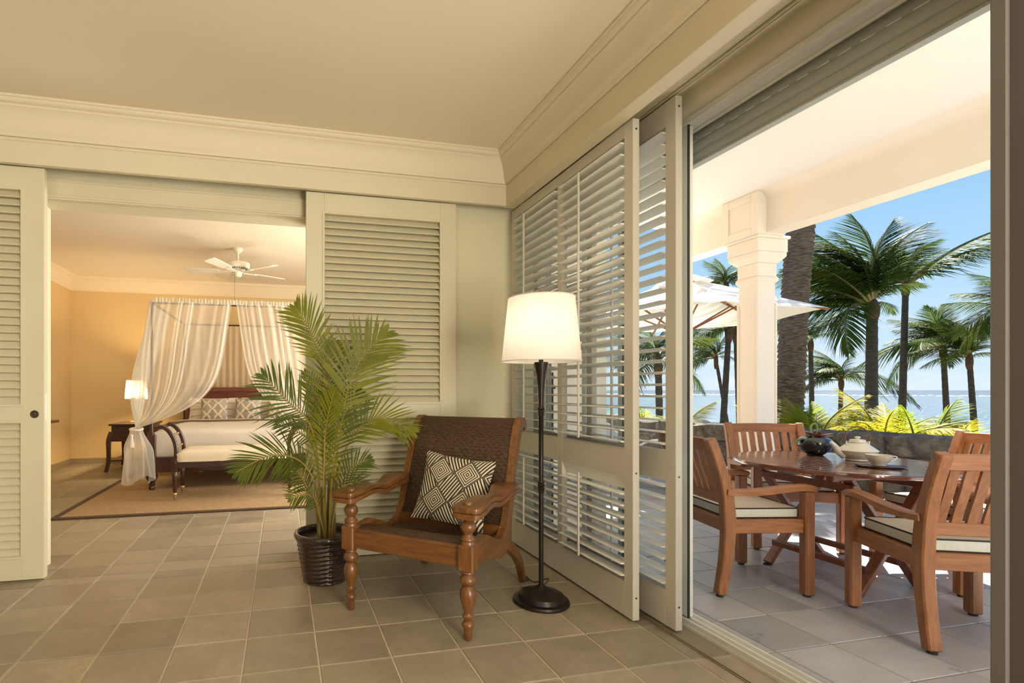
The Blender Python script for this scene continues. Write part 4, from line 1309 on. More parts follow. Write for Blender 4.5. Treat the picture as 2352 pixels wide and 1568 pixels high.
# bedside table and lamp
nt_ = thing('bedside_table', 'dark mahogany bedside table with a drawer and splayed legs', 'bedside table', (-2.03, 8.06, 0))
MB().box(-0.27, 0.27, -0.34, 0.34, 0.635, 0.66).build('table_top', M['darkwood'], nt_, bevel=0.004)
MB().box(-0.24, 0.24, -0.31, 0.31, 0.53, 0.635).build('drawer_case', M['darkwood'], nt_, bevel=0.003)
kb = MB().box(-0.18, 0.18, -0.318, -0.31, 0.545, 0.622).build('drawer_front', M['darkwood'], nt_, bevel=0.003)
MB().lathe([(0.006, 0), (0.006, 0.01), (0.012, 0.016), (0.008, 0.022), (0, 0.023)], n=10).build('knob', M['brass'], kb, loc=(0, -0.318, 0.585), rot=(rad(90), 0, 0))
for sx in (-1, 1):
    for sy in (-1, 1):
        pts = catmull([(sx * 0.235, sy * 0.30, 0.54), (sx * 0.262, sy * 0.335, 0.44), (sx * 0.262, sy * 0.345, 0.32), (sx * 0.262, sy * 0.35, 0.16), (sx * 0.285, sy * 0.385, 0.013)], 14)
        MB().strip(pts, [(-0.024, -0.024), (0.024, -0.024), (0.024, 0.024), (-0.024, 0.024)], (1, 0, 0), scales=[(1.25 - 0.5 * i / 14,) * 2 for i in range(15)]).build('leg', M['darkwoodz'], nt_, smooth=40)
    MB().box(sx * 0.25 - 0.02, sx * 0.25 + 0.02, -0.31, 0.31, 0.42, 0.53).build('apron', M['darkwood'], nt_, bevel=0.003)
MB().box(-0.25, 0.25, -0.33, -0.29, 0.42, 0.53).build('apron', M['darkwood'], nt_, bevel=0.003)
MB().box(-0.255, 0.255, -0.33, 0.33, 0.15, 0.17).build('lower_stretcher', M['darkwood'], nt_)
bl = thing('bedside_lamp', 'lit bedside lamp with a white shade on the mahogany table', 'table lamp', (-2.05, 8.12, 0.66))
MB().lathe([(0.075, 0.0), (0.078, 0.01), (0.05, 0.02), (0.02, 0.035), (0.035, 0.07), (0.05, 0.13), (0.045, 0.19), (0.02, 0.26), (0.012, 0.30), (0.012, 0.36)], n=24).build('lamp_base', M['white_linen'], bl, smooth=50)
s2 = MB().lathe([(0.150, 0.34), (0.128, 0.60)], n=36)
s2.f = [f for f in s2.f if len(f) == 4]; s2.mi = [0] * len(s2.f); s2.uv = [None] * len(s2.f)
s2.build('lamp_shade', M['shade'], bl, smooth=60)
b2 = light('bedside_lamp_light', 'POINT', (0, 0, 0.46), 55, (1.0, 0.74, 0.42), soft=0.05)
b2.parent = bl

# writing desk whose corner shows past the louvred door
dk = thing('writing_desk', 'dark wooden desk against the left bedroom wall', 'desk', (-2.86, 6.3, 0))
MB().box(-0.25, 0.25, -0.6, 0.68, 0.735, 0.765).build('desk_top', M['mahogy'], dk, bevel=0.004)
MB().box(-0.23, 0.21, -0.56, 0.46, 0.66, 0.735).build('apron', M['mahogy'], dk, bevel=0.003)
for sx in (-0.21, 0.19):
    for sy in (-0.54, 0.44):
        MB().beam((sx, sy, 0.0), (sx, sy, 0.66), 0.03, 0.03, (0, 1, 0), 0.05, 0.05).build('leg', M['mahog'], dk)

# ceiling fan
M['fan'] = mat('white_fan_enamel', (0.88, 0.82, 0.70), 0.35)
fn_ = thing('ceiling_fan', 'white ceiling fan hanging above the canopy bed', 'ceiling fan', (-0.525, 6.56, 2.84))
MB().lathe([(0.0, -0.065), (0.016, -0.064), (0.022, -0.055), (0.045, -0.04), (0.058, -0.02), (0.060, -0.004), (0.060, 0.0)], n=24).build('ceiling_cup', M['fan'], fn_, smooth=50)
MB().tube([(0, 0, -0.05), (0, 0, -0.16)], 0.013, 12).build('down_rod', M['fan'], fn_, smooth=50)
mo = MB().lathe([(0.0, -0.262), (0.05, -0.262), (0.085, -0.258), (0.135, -0.238), (0.140, -0.230), (0.140, -0.178), (0.130, -0.170), (0.06, -0.158), (0.028, -0.148), (0.0, -0.145)], n=32).build('motor_housing', M['fan'], fn_, smooth=40)
vt = MB()
for k in range(28):
    a = 2 * math.pi * k / 28
    d = Vector((math.cos(a), math.sin(a), 0))
    vt.beam(d * 0.094 + Vector((0, 0, -0.2560)), d * 0.126 + Vector((0, 0, -0.2430)), 0.010, 0.004)
vt.build('vent_slot', M['rubber'], mo)
MB().lathe([(0.0, -0.345), (0.03, -0.344), (0.045, -0.330), (0.048, -0.300), (0.060, -0.290), (0.062, -0.275), (0.05, -0.262)], n=24).build('switch_cup', M['fan'], fn_, smooth=45)
for k in range(5):
    a = 2 * math.pi * k / 5 + 0.5
    Rz = Matrix.Rotation(a, 4, 'Z')
    ol = [(0.20, -0.045), (0.30, -0.058), (0.58, -0.068), (0.61, -0.055), (0.62, 0.0), (0.61, 0.055), (0.58, 0.068), (0.30, 0.058), (0.20, 0.045)]
    Mx = Rz @ Matrix.Translation((0, 0, -0.278)) @ Matrix.Rotation(rad(12), 4, 'X')
    n = len(ol)
    b_ = MB().add([Mx @ Vector((x, y, 0.004)) for x, y in ol] + [Mx @ Vector((x, y, -0.004)) for x, y in ol], [tuple(range(n)), tuple(range(2 * n - 1, n - 1, -1))] + [(i, n + i, n + (i + 1) % n, (i + 1) % n) for i in range(n)]).build('blade', M['fan'], fn_)
    ar = MB().add([Mx @ Vector(p) for p in ((0.07, -0.018, -0.004), (0.07, 0.018, -0.004), (0.24, 0.035, -0.006), (0.24, -0.035, -0.006), (0.07, -0.018, -0.014), (0.07, 0.018, -0.014), (0.24, 0.035, -0.012), (0.24, -0.035, -0.012))],
                  [(0, 1, 2, 3), (7, 6, 5, 4), (0, 4, 5, 1), (1, 5, 6, 2), (2, 6, 7, 3), (3, 7, 4, 0)])
    ar.build('blade_iron', M['fan'], b_)
MB().tube([(-0.03, -0.03, -0.335), (-0.035, -0.03, -0.62)], 0.0016, 5).lathe([(0.0, -0.66), (0.006, -0.65), (0.004, -0.62), (0, -0.618)], (-0.035, -0.03, 0), 8).build('pull_cord', M['mahog'], fn_)
# ------------------------------------------------------------------ verandah furniture
M['teak'] = wood('oiled_teak', (0.235, 0.088, 0.031), (0.395, 0.162, 0.060), axis=2, rough=0.5, coat=0.1, rand=0.07)
M['teaky'] = wood('oiled_teak_long', (0.235, 0.088, 0.031), (0.395, 0.162, 0.060), axis=1, rough=0.5, coat=0.1, rand=0.07)
M['teakx'] = wood('oiled_teak_cross', (0.235, 0.088, 0.031), (0.395, 0.162, 0.060), axis=0, rough=0.5, coat=0.1, rand=0.07)
M['tabletop'] = wood('varnished_table_teak', (0.115, 0.030, 0.016), (0.20, 0.055, 0.026), axis=1, rough=0.18, coat=1.0, rand=0.10)
M['tabletop'].node_tree.nodes['Principled BSDF'].inputs['Coat Roughness'].default_value = 0.08
M['tabletop'].node_tree.nodes['Principled BSDF'].inputs['Coat IOR'].default_value = 1.9
M['tableleg'] = wood('table_leg_teak', (0.15, 0.045, 0.020), (0.27, 0.090, 0.034), axis=2, rough=0.4, coat=0.2)
M['canvas'] = mat('cream_canvas', (0.60, 0.52, 0.42), 0.9, (0.66, 0.57, 0.46), 5, bmp=0.1, bscale=200, bdist=0.002)
M['canvas_side'] = mat('pale_canvas_boxing', (0.66, 0.67, 0.60), 0.9, (0.60, 0.61, 0.54), 14, stretch=(4, 4, 1))
M['piping'] = mat('dark_piping', (0.035, 0.03, 0.028), 0.8)
M['felt'] = mat('dark_glide', (0.02, 0.018, 0.016), 0.7)

def teak_chair(name, label, loc, facing, group):
    rz = math.atan2(facing[1], facing[0]) - math.pi / 2
    r = thing(name, label, 'armchair', loc, rz, group)
    fx, fy, ry = 0.262, 0.238, -0.235
    sq_ = lambda a, b: [(-a, -b), (a, -b), (a, b), (-a, b)]
    back = [(0, -0.238, 0.012), (0, -0.212, 0.16), (0, -0.193, 0.33), (0, -0.195, 0.46), (0, -0.212, 0.60), (0, -0.252, 0.74), (0, -0.297, 0.858)]
    for sx in (-1, 1):
        l1 = MB().box(sx * fx - 0.027, sx * fx + 0.027, fy - 0.027, fy + 0.027, 0.010, 0.575).build('front_leg', M['teak'], r, bevel=0.007)
        MB().lathe([(0.018, 0.0), (0.018, 0.011)], (sx * fx, fy, 0), 10).build('glide', M['felt'], l1)
        p = catmull([(sx * (fx - 0.012), y, z) for _, y, z in back], 20)
        l2 = MB().strip(p, sq_(0.026, 0.026), (0, 1, 0), scales=[(1.0, 0.95 + 0.35 * math.exp(-((i - 9) / 5) ** 2)) for i in range(21)]).build('rear_leg', M['teak'], r, smooth=40, bevel=0.006)
        MB().lathe([(0.018, 0.0), (0.018, 0.013)], (sx * (fx - 0.012), -0.238, 0), 10).build('glide', M['felt'], l2)
        pts = catmull([(sx * (fx - 0.006), -0.212, 0.572), (sx * fx, -0.12, 0.566), (sx * (fx + 0.004), 0.0, 0.574), (sx * (fx + 0.002), 0.14, 0.590), (sx * fx, 0.235, 0.593), (sx * fx, 0.272, 0.582)], 16)
        MB().strip(pts, [(-0.030, -0.016), (0.030, -0.016), (0.030, 0.010), (0.020, 0.017), (-0.020, 0.017), (-0.030, 0.010)], (0, 0, 1)).build('arm', M['teaky'], r, smooth=40)
        MB().box(sx * fx - 0.015 - 0.006 * sx, sx * fx + 0.015 - 0.006 * sx, -0.18, fy - 0.02, 0.345, 0.418).build('side_rail', M['teaky'], r, bevel=0.004)
    MB().box(-fx + 0.02, fx - 0.02, fy - 0.014, fy + 0.016, 0.345, 0.418).build('front_rail', M['teakx'], r, bevel=0.004)
    MB().box(-fx + 0.02, fx - 0.02, -0.208, -0.178, 0.345, 0.418).build('rear_rail', M['teakx'], r, bevel=0.004)
    for k in range(6):
        y = -0.14 + k * 0.066
        MB().box(-fx + 0.015, fx - 0.015, y - 0.028, y + 0.028, 0.400, 0.416).build('seat_slat', M['teakx'], r)
    # back: top rail, lower rail, curved splats
    top_ = catmull([(-fx + 0.02, -0.283, 0.820), (0, -0.295, 0.824), (fx - 0.02, -0.283, 0.820)], 8)
    MB().strip(top_, sq_(0.014, 0.034), (0, 0, 1)).build('top_rail', M['teakx'], r, smooth=40, bevel=0.004)
    MB().strip([(-fx + 0.02, -0.202, 0.525), (fx - 0.02, -0.202, 0.525)], sq_(0.013, 0.028), (0, 0, 1)).build('lower_rail', M['teakx'], r, bevel=0.004)
    for k in range(8):
        x = -0.200 + 0.400 * k / 7
        p = catmull([(x, -0.202, 0.545), (x, -0.222, 0.61), (x, -0.250, 0.69), (x, -0.266, 0.745), (x, -0.283, 0.797)], 10)
        MB().strip(p, sq_(0.018, 0.006), (0, 1, 0)).build('back_splat', M['teak'], r, smooth=40)
    return r

def seat_pad(label, loc, facing, group):
    rz = math.atan2(facing[1], facing[0]) - math.pi / 2
    r = thing('seat_cushion', label, 'cushion', (loc[0], loc[1], 0.420), rz, group)
    w, d, h = 0.232, 0.200, 0.052
    ol = []
    for cx_, cy_, a0 in ((w - 0.03, d - 0.03, 0), (-w + 0.03, d - 0.03, 90), (-w + 0.03, -d + 0.03, 180), (w - 0.03, -d + 0.03, 270)):
        for k in range(5):
            a = rad(a0 + 22.5 * k)
            ol.append((cx_ + 0.03 * math.cos(a), cy_ + 0.03 * math.sin(a)))
    n = len(ol)
    side = MB().add([(x, y, 0) for x, y in ol] + [(x * 1.008, y * 1.008, h * 0.5) for x, y in ol] + [(x, y, h) for x, y in ol],
                    [(i, (i + 1) % n, n + (i + 1) % n, n + i) for i in range(n)] + [(n + i, n + (i + 1) % n, 2 * n + (i + 1) % n, 2 * n + i) for i in range(n)] + [tuple(range(n - 1, -1, -1))])
    side.build('boxing', M['canvas_side'], r, smooth=50)
    tp, vs_ = MB(), []
    rings = 6
    for j in range(rings):
        k = 1 - j / rings
        vs_ += [(x * k, y * k, h + 0.012 * (1 - k ** 3)) for x, y in ol]
    vs_.append((0, 0, h + 0.012))
    fs = [(j * n + i, j * n + (i + 1) % n, (j + 1) * n + (i + 1) % n, (j + 1) * n + i) for j in range(rings - 1) for i in range(n)]
    fs += [((rings - 1) * n + i, (rings - 1) * n + (i + 1) % n, rings * n) for i in range(n)]
    tp.add(vs_, fs).build('top_panel', M['canvas'], r, smooth=60)
    pp_ = MB().tube([(x, y, h) for x, y in ol] + [(ol[0][0], ol[0][1], h)], 0.004, 6)
    pp_.tube([(x, y, 0.003) for x, y in ol] + [(ol[0][0], ol[0][1], 0.003)], 0.003, 6)
    pp_.build('piping', M['piping'], r, smooth=60)
    return r
CH = [((2.600, 2.535, 0), (0.98, -0.2), 'teak armchair nearest the shutters, seen from behind its left arm'),
      ((3.020, 1.743, 0), (0.40, 0.917), 'teak armchair in the right foreground with its slatted back to us'),
      ((3.600, 3.080, 0), (-0.426, -0.905), 'teak armchair in front of the white column, facing us across the table'),
      ((3.893, 2.230, 0), (-0.967, 0.256), 'teak armchair on the far right, half hidden behind the foreground chair')]
CL = ['cream seat cushion with dark piping on the chair by the shutters', 'cream seat cushion with dark piping on the foreground chair at right',
      'cream seat cushion on the chair facing us across the table', 'cream seat cushion on the half hidden chair at far right']
for (p, f, lab), cl in zip(CH, CL):
    teak_chair('teak_armchair', lab, p, f, 'teak armchairs around the table')
    d = Vector((f[0], f[1], 0)).normalized() * 0.022
    seat_pad(cl, (p[0] + d.x, p[1] + d.y), f, 'chair cushions on the verandah')

# round slatted folding table
TX, TY, TZ, TR = 3.285, 2.445, 0.688, 0.545
tb = thing('patio_table', 'round slatted wooden folding table with crossed legs on the verandah', 'table', (TX, TY, 0))
pitch = 0.062
k = 0
x = -TR + 0.018
while x < TR - 0.03:
    a, b = x, min(x + pitch - 0.011, TR - 0.018)
    ol = []
    rr_ = TR - 0.02
    for t in range(5):
        q = a + (b - a) * t / 4
        ol.append((q, math.sqrt(max(rr_ ** 2 - q * q, 0))))
    poly = ol + [(q, -y) for q, y in reversed(ol)]
    n = len(poly)
    MB().add([(p[0], p[1], TZ - 0.020) for p in poly] + [(p[0], p[1], TZ) for p in poly], [tuple(range(n)), tuple(range(2 * n - 1, n - 1, -1))] + [(i, n + i, n + (i + 1) % n, (i + 1) % n) for i in range(n)]).build('top_slat', M['tabletop'], tb, bevel=0.002)
    x += pitch
ring = MB()
n = 72
vs_ = []
for j in range(n):
    a = 2 * math.pi * j / n
    for r_, z in ((TR - 0.022, TZ - 0.022), (TR - 0.004, TZ - 0.024), (TR, TZ - 0.012), (TR - 0.004, TZ + 0.0005), (TR - 0.022, TZ + 0.0005)):
        vs_.append((r_ * math.cos(a), r_ * math.sin(a), z))
ring.add(vs_, [(j * 5 + i, ((j + 1) % n) * 5 + i, ((j + 1) % n) * 5 + (i + 1) % 5, j * 5 + (i + 1) % 5) for j in range(n) for i in range(5)]).build('rim', M['tabletop'], tb, smooth=40)
for sy in (-1, 1):
    y = sy * 0.265
    for sx in (-1, 1):
        yy = y + sx * 0.016
        lg = MB().beam((sx * 0.245, yy, 0.012), (-sx * 0.27, yy, TZ - 0.05), 0.028, 0.055, (0, 1, 0)).build('cross_leg', M['tableleg'], tb, bevel=0.004)
        MB().box(sx * 0.245 - 0.022, sx * 0.245 + 0.022, yy - 0.012, yy + 0.012, 0.0, 0.010).build('glide', M['felt'], lg)
    MB().box(-0.42, 0.42, y - 0.020, y + 0.020, TZ - 0.058, TZ - 0.022).build('top_batten', M['tableleg'], tb, bevel=0.006)
for sx in (-1, 1):
    MB().box(sx * 0.255 - 0.018, sx * 0.255 + 0.018, -0.28, 0.28, TZ - 0.125, TZ - 0.085).build('upper_stretcher', M['tableleg'], tb, bevel=0.004)
    MB().box(sx * 0.165 - 0.015, sx * 0.165 + 0.015, -0.28, 0.28, 0.115, 0.150).build('lower_stretcher', M['tableleg'], tb, bevel=0.004)

# things on the table
M['china'] = mat('cream_porcelain', (0.72, 0.68, 0.58), 0.22, coat=0.4)
M['rattan'] = mat('rattan_handle', (0.13, 0.060, 0.030), 0.5, (0.20, 0.10, 0.05), 40)
tp = thing('teapot', 'cream porcelain teapot with an arched cane handle on the round table', 'teapot', (3.445, 2.450, TZ + 0.001), rad(-25))
tp.scale = (0.84, 0.84, 0.88)
MB().lathe([(0.0, 0.0), (0.068, 0.0), (0.071, 0.004), (0.068, 0.012), (0.085, 0.026), (0.108, 0.050), (0.116, 0.066), (0.120, 0.070), (0.116, 0.075), (0.100, 0.088), (0.074, 0.108), (0.057, 0.120), (0.053, 0.126), (0.0, 0.126)], n=40).build('body', M['china'], tp, smooth=40)
ld = MB().lathe([(0.0, 0.126), (0.056, 0.126), (0.058, 0.131), (0.048, 0.134), (0.047, 0.142), (0.038, 0.147), (0.012, 0.150), (0.009, 0.153), (0.017, 0.158), (0.018, 0.163), (0.012, 0.168), (0.0, 0.169)], n=32).build('lid', M['china'], tp, smooth=40)
MB().tube(catmull([(-0.085, 0, 0.035), (-0.118, 0, 0.058), (-0.140, 0, 0.092), (-0.162, 0, 0.118), (-0.172, 0, 0.122)], 16), [0.028 - 0.0165 * min(1, i / 13) for i in range(17)], 14).build('spout', M['china'], tp, smooth=60)
for sx in (-1, 1):
    MB().lathe([(0.006, 0), (0.006, 0.026), (0.0, 0.028)], (sx * 0.072, 0, 0.108), 10).build('lug', M['china'], tp, smooth=50)
MB().tube(catmull([(-0.076, 0, 0.118), (-0.078, 0, 0.165), (-0.060, 0, 0.208), (-0.02, 0, 0.232), (0.025, 0, 0.230), (0.062, 0, 0.200), (0.078, 0, 0.160), (0.074, 0, 0.118)], 32), 0.0045, 8).build('cane_handle', M['rattan'], tp, smooth=60)
cp = thing('tea_cup', 'cream porcelain tea cup on a dark tray in front of the teapot', 'cup', (3.255, 2.205, TZ + 0.0125), rad(-20))
MB().lathe([(0.0, 0.004), (0.026, 0.004), (0.027, 0.0), (0.030, 0.0), (0.030, 0.006), (0.044, 0.020), (0.056, 0.042), (0.060, 0.058), (0.0585, 0.0585), (0.054, 0.043), (0.042, 0.023), (0.025, 0.010), (0.0, 0.009)], n=36).build('bowl', M['china'], cp, smooth=50)
MB().tube(catmull([(0.056, 0, 0.050), (0.078, 0, 0.051), (0.092, 0, 0.046), (0.088, 0, 0.037), (0.070, 0, 0.026), (0.050, 0, 0.020)], 16), 0.0032, 8).build('handle', M['china'], cp, smooth=60)
sc_ = thing('saucer_tray', 'dark wooden pointed saucer tray under the tea cup', 'saucer', (3.255, 2.205, TZ + 0.001), rad(-38))
ol = [(-0.115, -0.03), (-0.09, -0.06), (0.0, -0.07), (0.09, -0.06), (0.115, -0.02), (0.10, 0.05), (0.0, 0.07), (-0.10, 0.055)]
n = len(ol)
lift = lambda x, y: 0.010 * max(0, (abs(x) - 0.07) / 0.045) ** 1.5
MB().add([(x * .9, y * .9, 0.0) for x, y in ol] + [(x, y, 0.006 + lift(x, y)) for x, y in ol] + [(x * .92, y * .92, 0.0105) for x, y in ol] + [(0, 0, 0.0095)],
         [tuple(range(n - 1, -1, -1))] + [(i, (i + 1) % n, n + (i + 1) % n, n + i) for i in range(n)] + [(n + i, n + (i + 1) % n, 2 * n + (i + 1) % n, 2 * n + i) for i in range(n)] + [(2 * n + i, 2 * n + (i + 1) % n, 3 * n) for i in range(n)]).build('tray', M['darkwood'], sc_, smooth=30)
bw = thing('flower_bowl', 'round black glazed flower bowl on the wooden table', 'bowl', (3.475, 2.735, TZ + 0.001))
M['blackglaze'] = mat('black_glaze', (0.010, 0.014, 0.016), 0.10, (0.02, 0.035, 0.03), 6, coat=0.8)
MB().lathe([(0.0, 0.0), (0.042, 0.0), (0.054, 0.008), (0.084, 0.034), (0.099, 0.064), (0.100, 0.084), (0.090, 0.104), (0.070, 0.117), (0.056, 0.119), (0.054, 0.115), (0.066, 0.104), (0.0, 0.090)], n=36).build('bowl', M['blackglaze'], bw, smooth=50)
fl2 = thing('flower_arrangement', 'pink and dark red flowers with broad green leaves in the black bowl', 'flowers', (3.475, 2.735, TZ + 0.090))
M['petal'] = leaf_mat('pale_pink_petal', (0.62, 0.42, 0.42), (0.75, 0.60, 0.58), 0.3)
M['petal2'] = leaf_mat('crimson_petal', (0.30, 0.010, 0.030), (0.16, 0.012, 0.02), 0.2)
M['petal3'] = leaf_mat('brown_bract', (0.16, 0.075, 0.05), (0.25, 0.14, 0.10), 0.2)
M['broad'] = leaf_mat('broad_leaf', (0.07, 0.14, 0.03), (0.16, 0.24, 0.06), 0.25)
M['stemg'] = leaf_mat('green_stem', (0.20, 0.30, 0.10), (0.30, 0.40, 0.18), 0.1)
def blade(p, d, L, w, bend, m, name, up=(0, 0, 1)):
    p, d, up = Vector(p), Vector(d).normalized(), Vector(up)
    s = d.cross(up).normalized()
    u_ = s.cross(d)
    def fn(a, b):
        x = a
        ww = w * math.sin(math.pi * min(0.98, 0.06 + 0.94 * x)) ** 0.8
        return p + d * L * x + s * ww * (b - 0.5) + u_ * (-bend * L * x * x + 0.25 * ww * abs(b - 0.5) * 2)
    return MB().grid(fn, 10, 4).build(name, m, fl2, smooth=70)
blade((-0.02, 0, 0.01), (-0.9, 0.3, 0.12), 0.13, 0.045, 0.35, M['broad'], 'leaf')
blade((0.03, 0, 0.02), (0.9, -0.35, -0.02), 0.16, 0.045, 0.45, M['broad'], 'leaf')
blade((0.03, 0.02, 0.02), (0.8, -0.5, 0.05), 0.14, 0.04, 0.3, M['broad'], 'leaf')
for d, L, w, mt in (((-0.7, 0.2, 0.75), 0.105, 0.04, 'petal'), ((-0.6, 0.1, 0.55), 0.09, 0.045, 'petal3'), ((0.85, -0.3, 0.5), 0.12, 0.030, 'petal'), ((0.9, -0.35, 0.35), 0.115, 0.034, 'petal'),
                    ((0.2, -0.3, 0.9), 0.07, 0.040, 'petal2'), ((0.35, 0.1, 0.7), 0.075, 0.04, 'petal2'), ((-0.1, -0.5, 0.6), 0.07, 0.04, 'petal3'), ((0.1, -0.6, 0.4), 0.07, 0.04, 'petal2'), ((0.5, -0.4, 0.45), 0.08, 0.035, 'petal3')):
    blade((0.005, 0, 0.012), d, L, w, 0.15, M[mt], 'petal')
MB().tube(catmull([(0.0, 0, 0.0), (-0.035, 0, 0.075), (-0.02, 0, 0.115), (0.012, 0, 0.112), (0.022, 0, 0.075), (0.015, 0, 0.03)], 24), 0.006, 8).build('looped_stem', M['stemg'], fl2, smooth=60)

# ------------------------------------------------------------------ garden
# rough stone wall
M['stone'] = mat('basalt_block', (0.060, 0.054, 0.046), 0.95, (0.17, 0.148, 0.115), 9, bmp=1.0, bscale=34, rand=0.28, bdist=0.03)
M['mortar'] = mat('stone_wall_mortar', (0.16, 0.145, 0.12), 0.95, (0.08, 0.07, 0.06), 12)
gw = thing('garden_wall', 'low dark lava stone wall along the edge of the patio', 'wall', (0, 0, 0))
WL = [Vector(p) for p in ((5.38, 9.6), (5.42, 8.0), (5.50, 6.0), (5.85, 4.1), (6.30, 3.35), (6.95, 2.3), (7.5, 0.8))]
seg = [(WL[i + 1] - WL[i]).length for i in range(len(WL) - 1)]
TOT = sum(seg)
def wall_at(s):
    for i, L in enumerate(seg):
        if s <= L or i == len(seg) - 1:
            t = (WL[i + 1] - WL[i]).normalized()
            return WL[i] + t * s, t
        s -= L
def stone(s0, s1, z0, z1, d0, d1, seed):
    rg_ = random.Random(seed)
    p, t = wall_at((s0 + s1) / 2)
    nrm = Vector((-t.y, t.x))
    if nrm.x < 0: nrm = -nrm
    w = (s1 - s0) / 2
    bm = bmesh.new()
    bmesh.ops.create_cube(bm, size=1.0)
    bmesh.ops.bevel(bm, geom=bm.edges[:], offset=0.12, segments=1, affect='EDGES', profile=0.5)
    bmesh.ops.subdivide_edges(bm, edges=[e_ for e_ in bm.edges if e_.calc_length() > 0.3], cuts=2, use_grid_fill=True)
    for v in bm.verts:
        v.co.x = v.co.x * 2 * w + rg_.uniform(-1, 1) * 0.014
        v.co.y = v.co.y * (d1 - d0) + rg_.uniform(-1, 1) * 0.016
        v.co.z = v.co.z * (z1 - z0) + rg_.uniform(-1, 1) * 0.014
    me = bpy.data.meshes.new('stone')
    bm.to_mesh(me)
    bm.free()
    me.materials.append(M['stone'])
    inst('stone', me, gw, (p.x + nrm.x * (d0 + d1) / 2, p.y + nrm.y * (d0 + d1) / 2, (z0 + z1) / 2), (0, 0, math.atan2(t.y, t.x)))
core = MB()
for i in range(len(WL) - 1):
    a, b = WL[i], WL[i + 1]
    t = (b - a).normalized()
    nrm = Vector((-t.y, t.x))
    if nrm.x < 0: nrm = -nrm
    q = [a + nrm * 0.035, b + nrm * 0.035, b + nrm * 0.40, a + nrm * 0.40]
    core.add([(p.x, p.y, -2.3) for p in q] + [(p.x, p.y, 0.62) for p in q], [(0, 3, 2, 1), (4, 5, 6, 7), (0, 1, 5, 4), (1, 2, 6, 5), (2, 3, 7, 6), (3, 0, 4, 7)])
core.build('mortar_core', M['mortar'], gw)
sd = 100
for z0, z1, lo_, hi_, dd in ((0.0, 0.20, 0.18, 0.36, 0.16), (0.20, 0.43, 0.18, 0.40, 0.16), (0.43, 0.675, 0.38, 0.75, 0.45)):
    s = 0.6
    while s < TOT - 1.2:
        L = rnd.uniform(lo_, hi_)
        sd += 1
        j = rnd.uniform(-0.02, 0.02)
        stone(s, s + L - 0.012, z0 + 0.004 + max(j, 0), z1 - 0.006 + (rnd.uniform(-0.02, 0.03) if z1 > 0.6 else j), rnd.uniform(-0.02, 0.03), dd, sd)
        s += L
# ground and sea
M['ground'] = mat('sandy_garden_ground', (0.24, 0.22, 0.12), 0.95, (0.36, 0.31, 0.20), 1.5)
gd = MB().box(5.4, 30, -60, 80, -2.5, -2.2)
gdo = gd.build('ground_garden', M['ground'])
set_tags(gdo, 'sandy garden ground beyond the stone wall', 'ground', kind='structure')
def sea_mat():
    m, nt, b = new_mat('sea_water')
    sp_ = nt.nodes.new('ShaderNodeSeparateXYZ')
    tc = nt.nodes.new('ShaderNodeTexCoord')
    nt.links.new(tc.outputs['Object'], sp_.inputs[0])
    d = (X(nt, sp_.outputs[0]) * 0.78 + X(nt, sp_.outputs[1]) * 0.62)
    mr = nt.nodes.new('ShaderNodeMapRange')
    mr.inputs[1].default_value, mr.inputs[2].default_value = 480, 520
    nt.links.new(d.s, mr.inputs[0])
    mr2 = nt.nodes.new('ShaderNodeMapRange')
    mr2.inputs[1].default_value, mr2.inputs[2].default_value = 30, 140
    nt.links.new(d.s, mr2.inputs[0])
    c = mixc(nt, mr2.outputs[0], (0.014, 0.048, 0.062), (0.006, 0.030, 0.048))
    f = noise_fac(nt, coords(nt, (0.02, 0.08, 1)), 1.0, 3, 0.3, 0.7)
    c = mixc(nt, X(nt, f) * 0.35, c, (0.009, 0.036, 0.054))
    c = mixc(nt, mr.outputs[0], c, (0.003, 0.013, 0.032))
    nt.links.new(c, b.inputs['Base Color'])
    b.inputs['Roughness'].default_value = 0.3
    b.inputs['Specular IOR Level'].default_value = 0.18
    w = nt.nodes.new('ShaderNodeTexNoise')
    w.inputs['Scale'].default_value = 0.9
    w.inputs['Detail'].default_value = 6
    nt.links.new(coords(nt, (1, 1, 1)), w.inputs[0])
    bump(nt, b, w.outputs[0], 0.9, 0.6)
    return m
sea = MB().add([(28, -9000, -2.6), (30000, -30000, -2.6), (30000, 30000, -2.6), (28, 30000, -2.6)], [(0, 1, 2, 3)]).build('sea', sea_mat())
set_tags(sea, 'calm turquoise lagoon reaching to the horizon', 'sea', kind='structure')
sf_ = MB()
sr = random.Random(5)
for k in range(260):
    a = rad(-25 + 115 * k / 260)
    d0 = 500 + sr.uniform(-25, 40)
    L = 500 * rad(115 / 260) * sr.uniform(0.6, 1.6)
    c0 = Vector((math.cos(a), math.sin(a), 0)) * d0
    t = Vector((-math.sin(a), math.cos(a), 0))
    nrm = Vector((math.cos(a), math.sin(a), 0))
    w = sr.uniform(4, 22)
    h = sr.uniform(0.10, 0.35)
    p = [c0 - t * L / 2, c0 + t * L / 2, c0 + t * L * 0.4 + nrm * w, c0 - t * L * 0.4 + nrm * w]
    q = [v.lerp(c0 + nrm * w / 2, 0.5) + Vector((0, 0, h)) for v in p]
    sf_.add([(v.x, v.y, -2.59) for v in p] + [(v.x, v.y, -2.59 + v.z) for v in q], [(4, 5, 6, 7), (0, 1, 5, 4), (1, 2, 6, 5), (2, 3, 7, 6), (3, 0, 4, 7)])
sfo = sf_.build('reef_surf', mat('white_surf', (0.85, 0.90, 0.92), 0.8))
set_tags(sfo, 'white line of surf breaking on the distant reef', 'surf', kind='stuff')

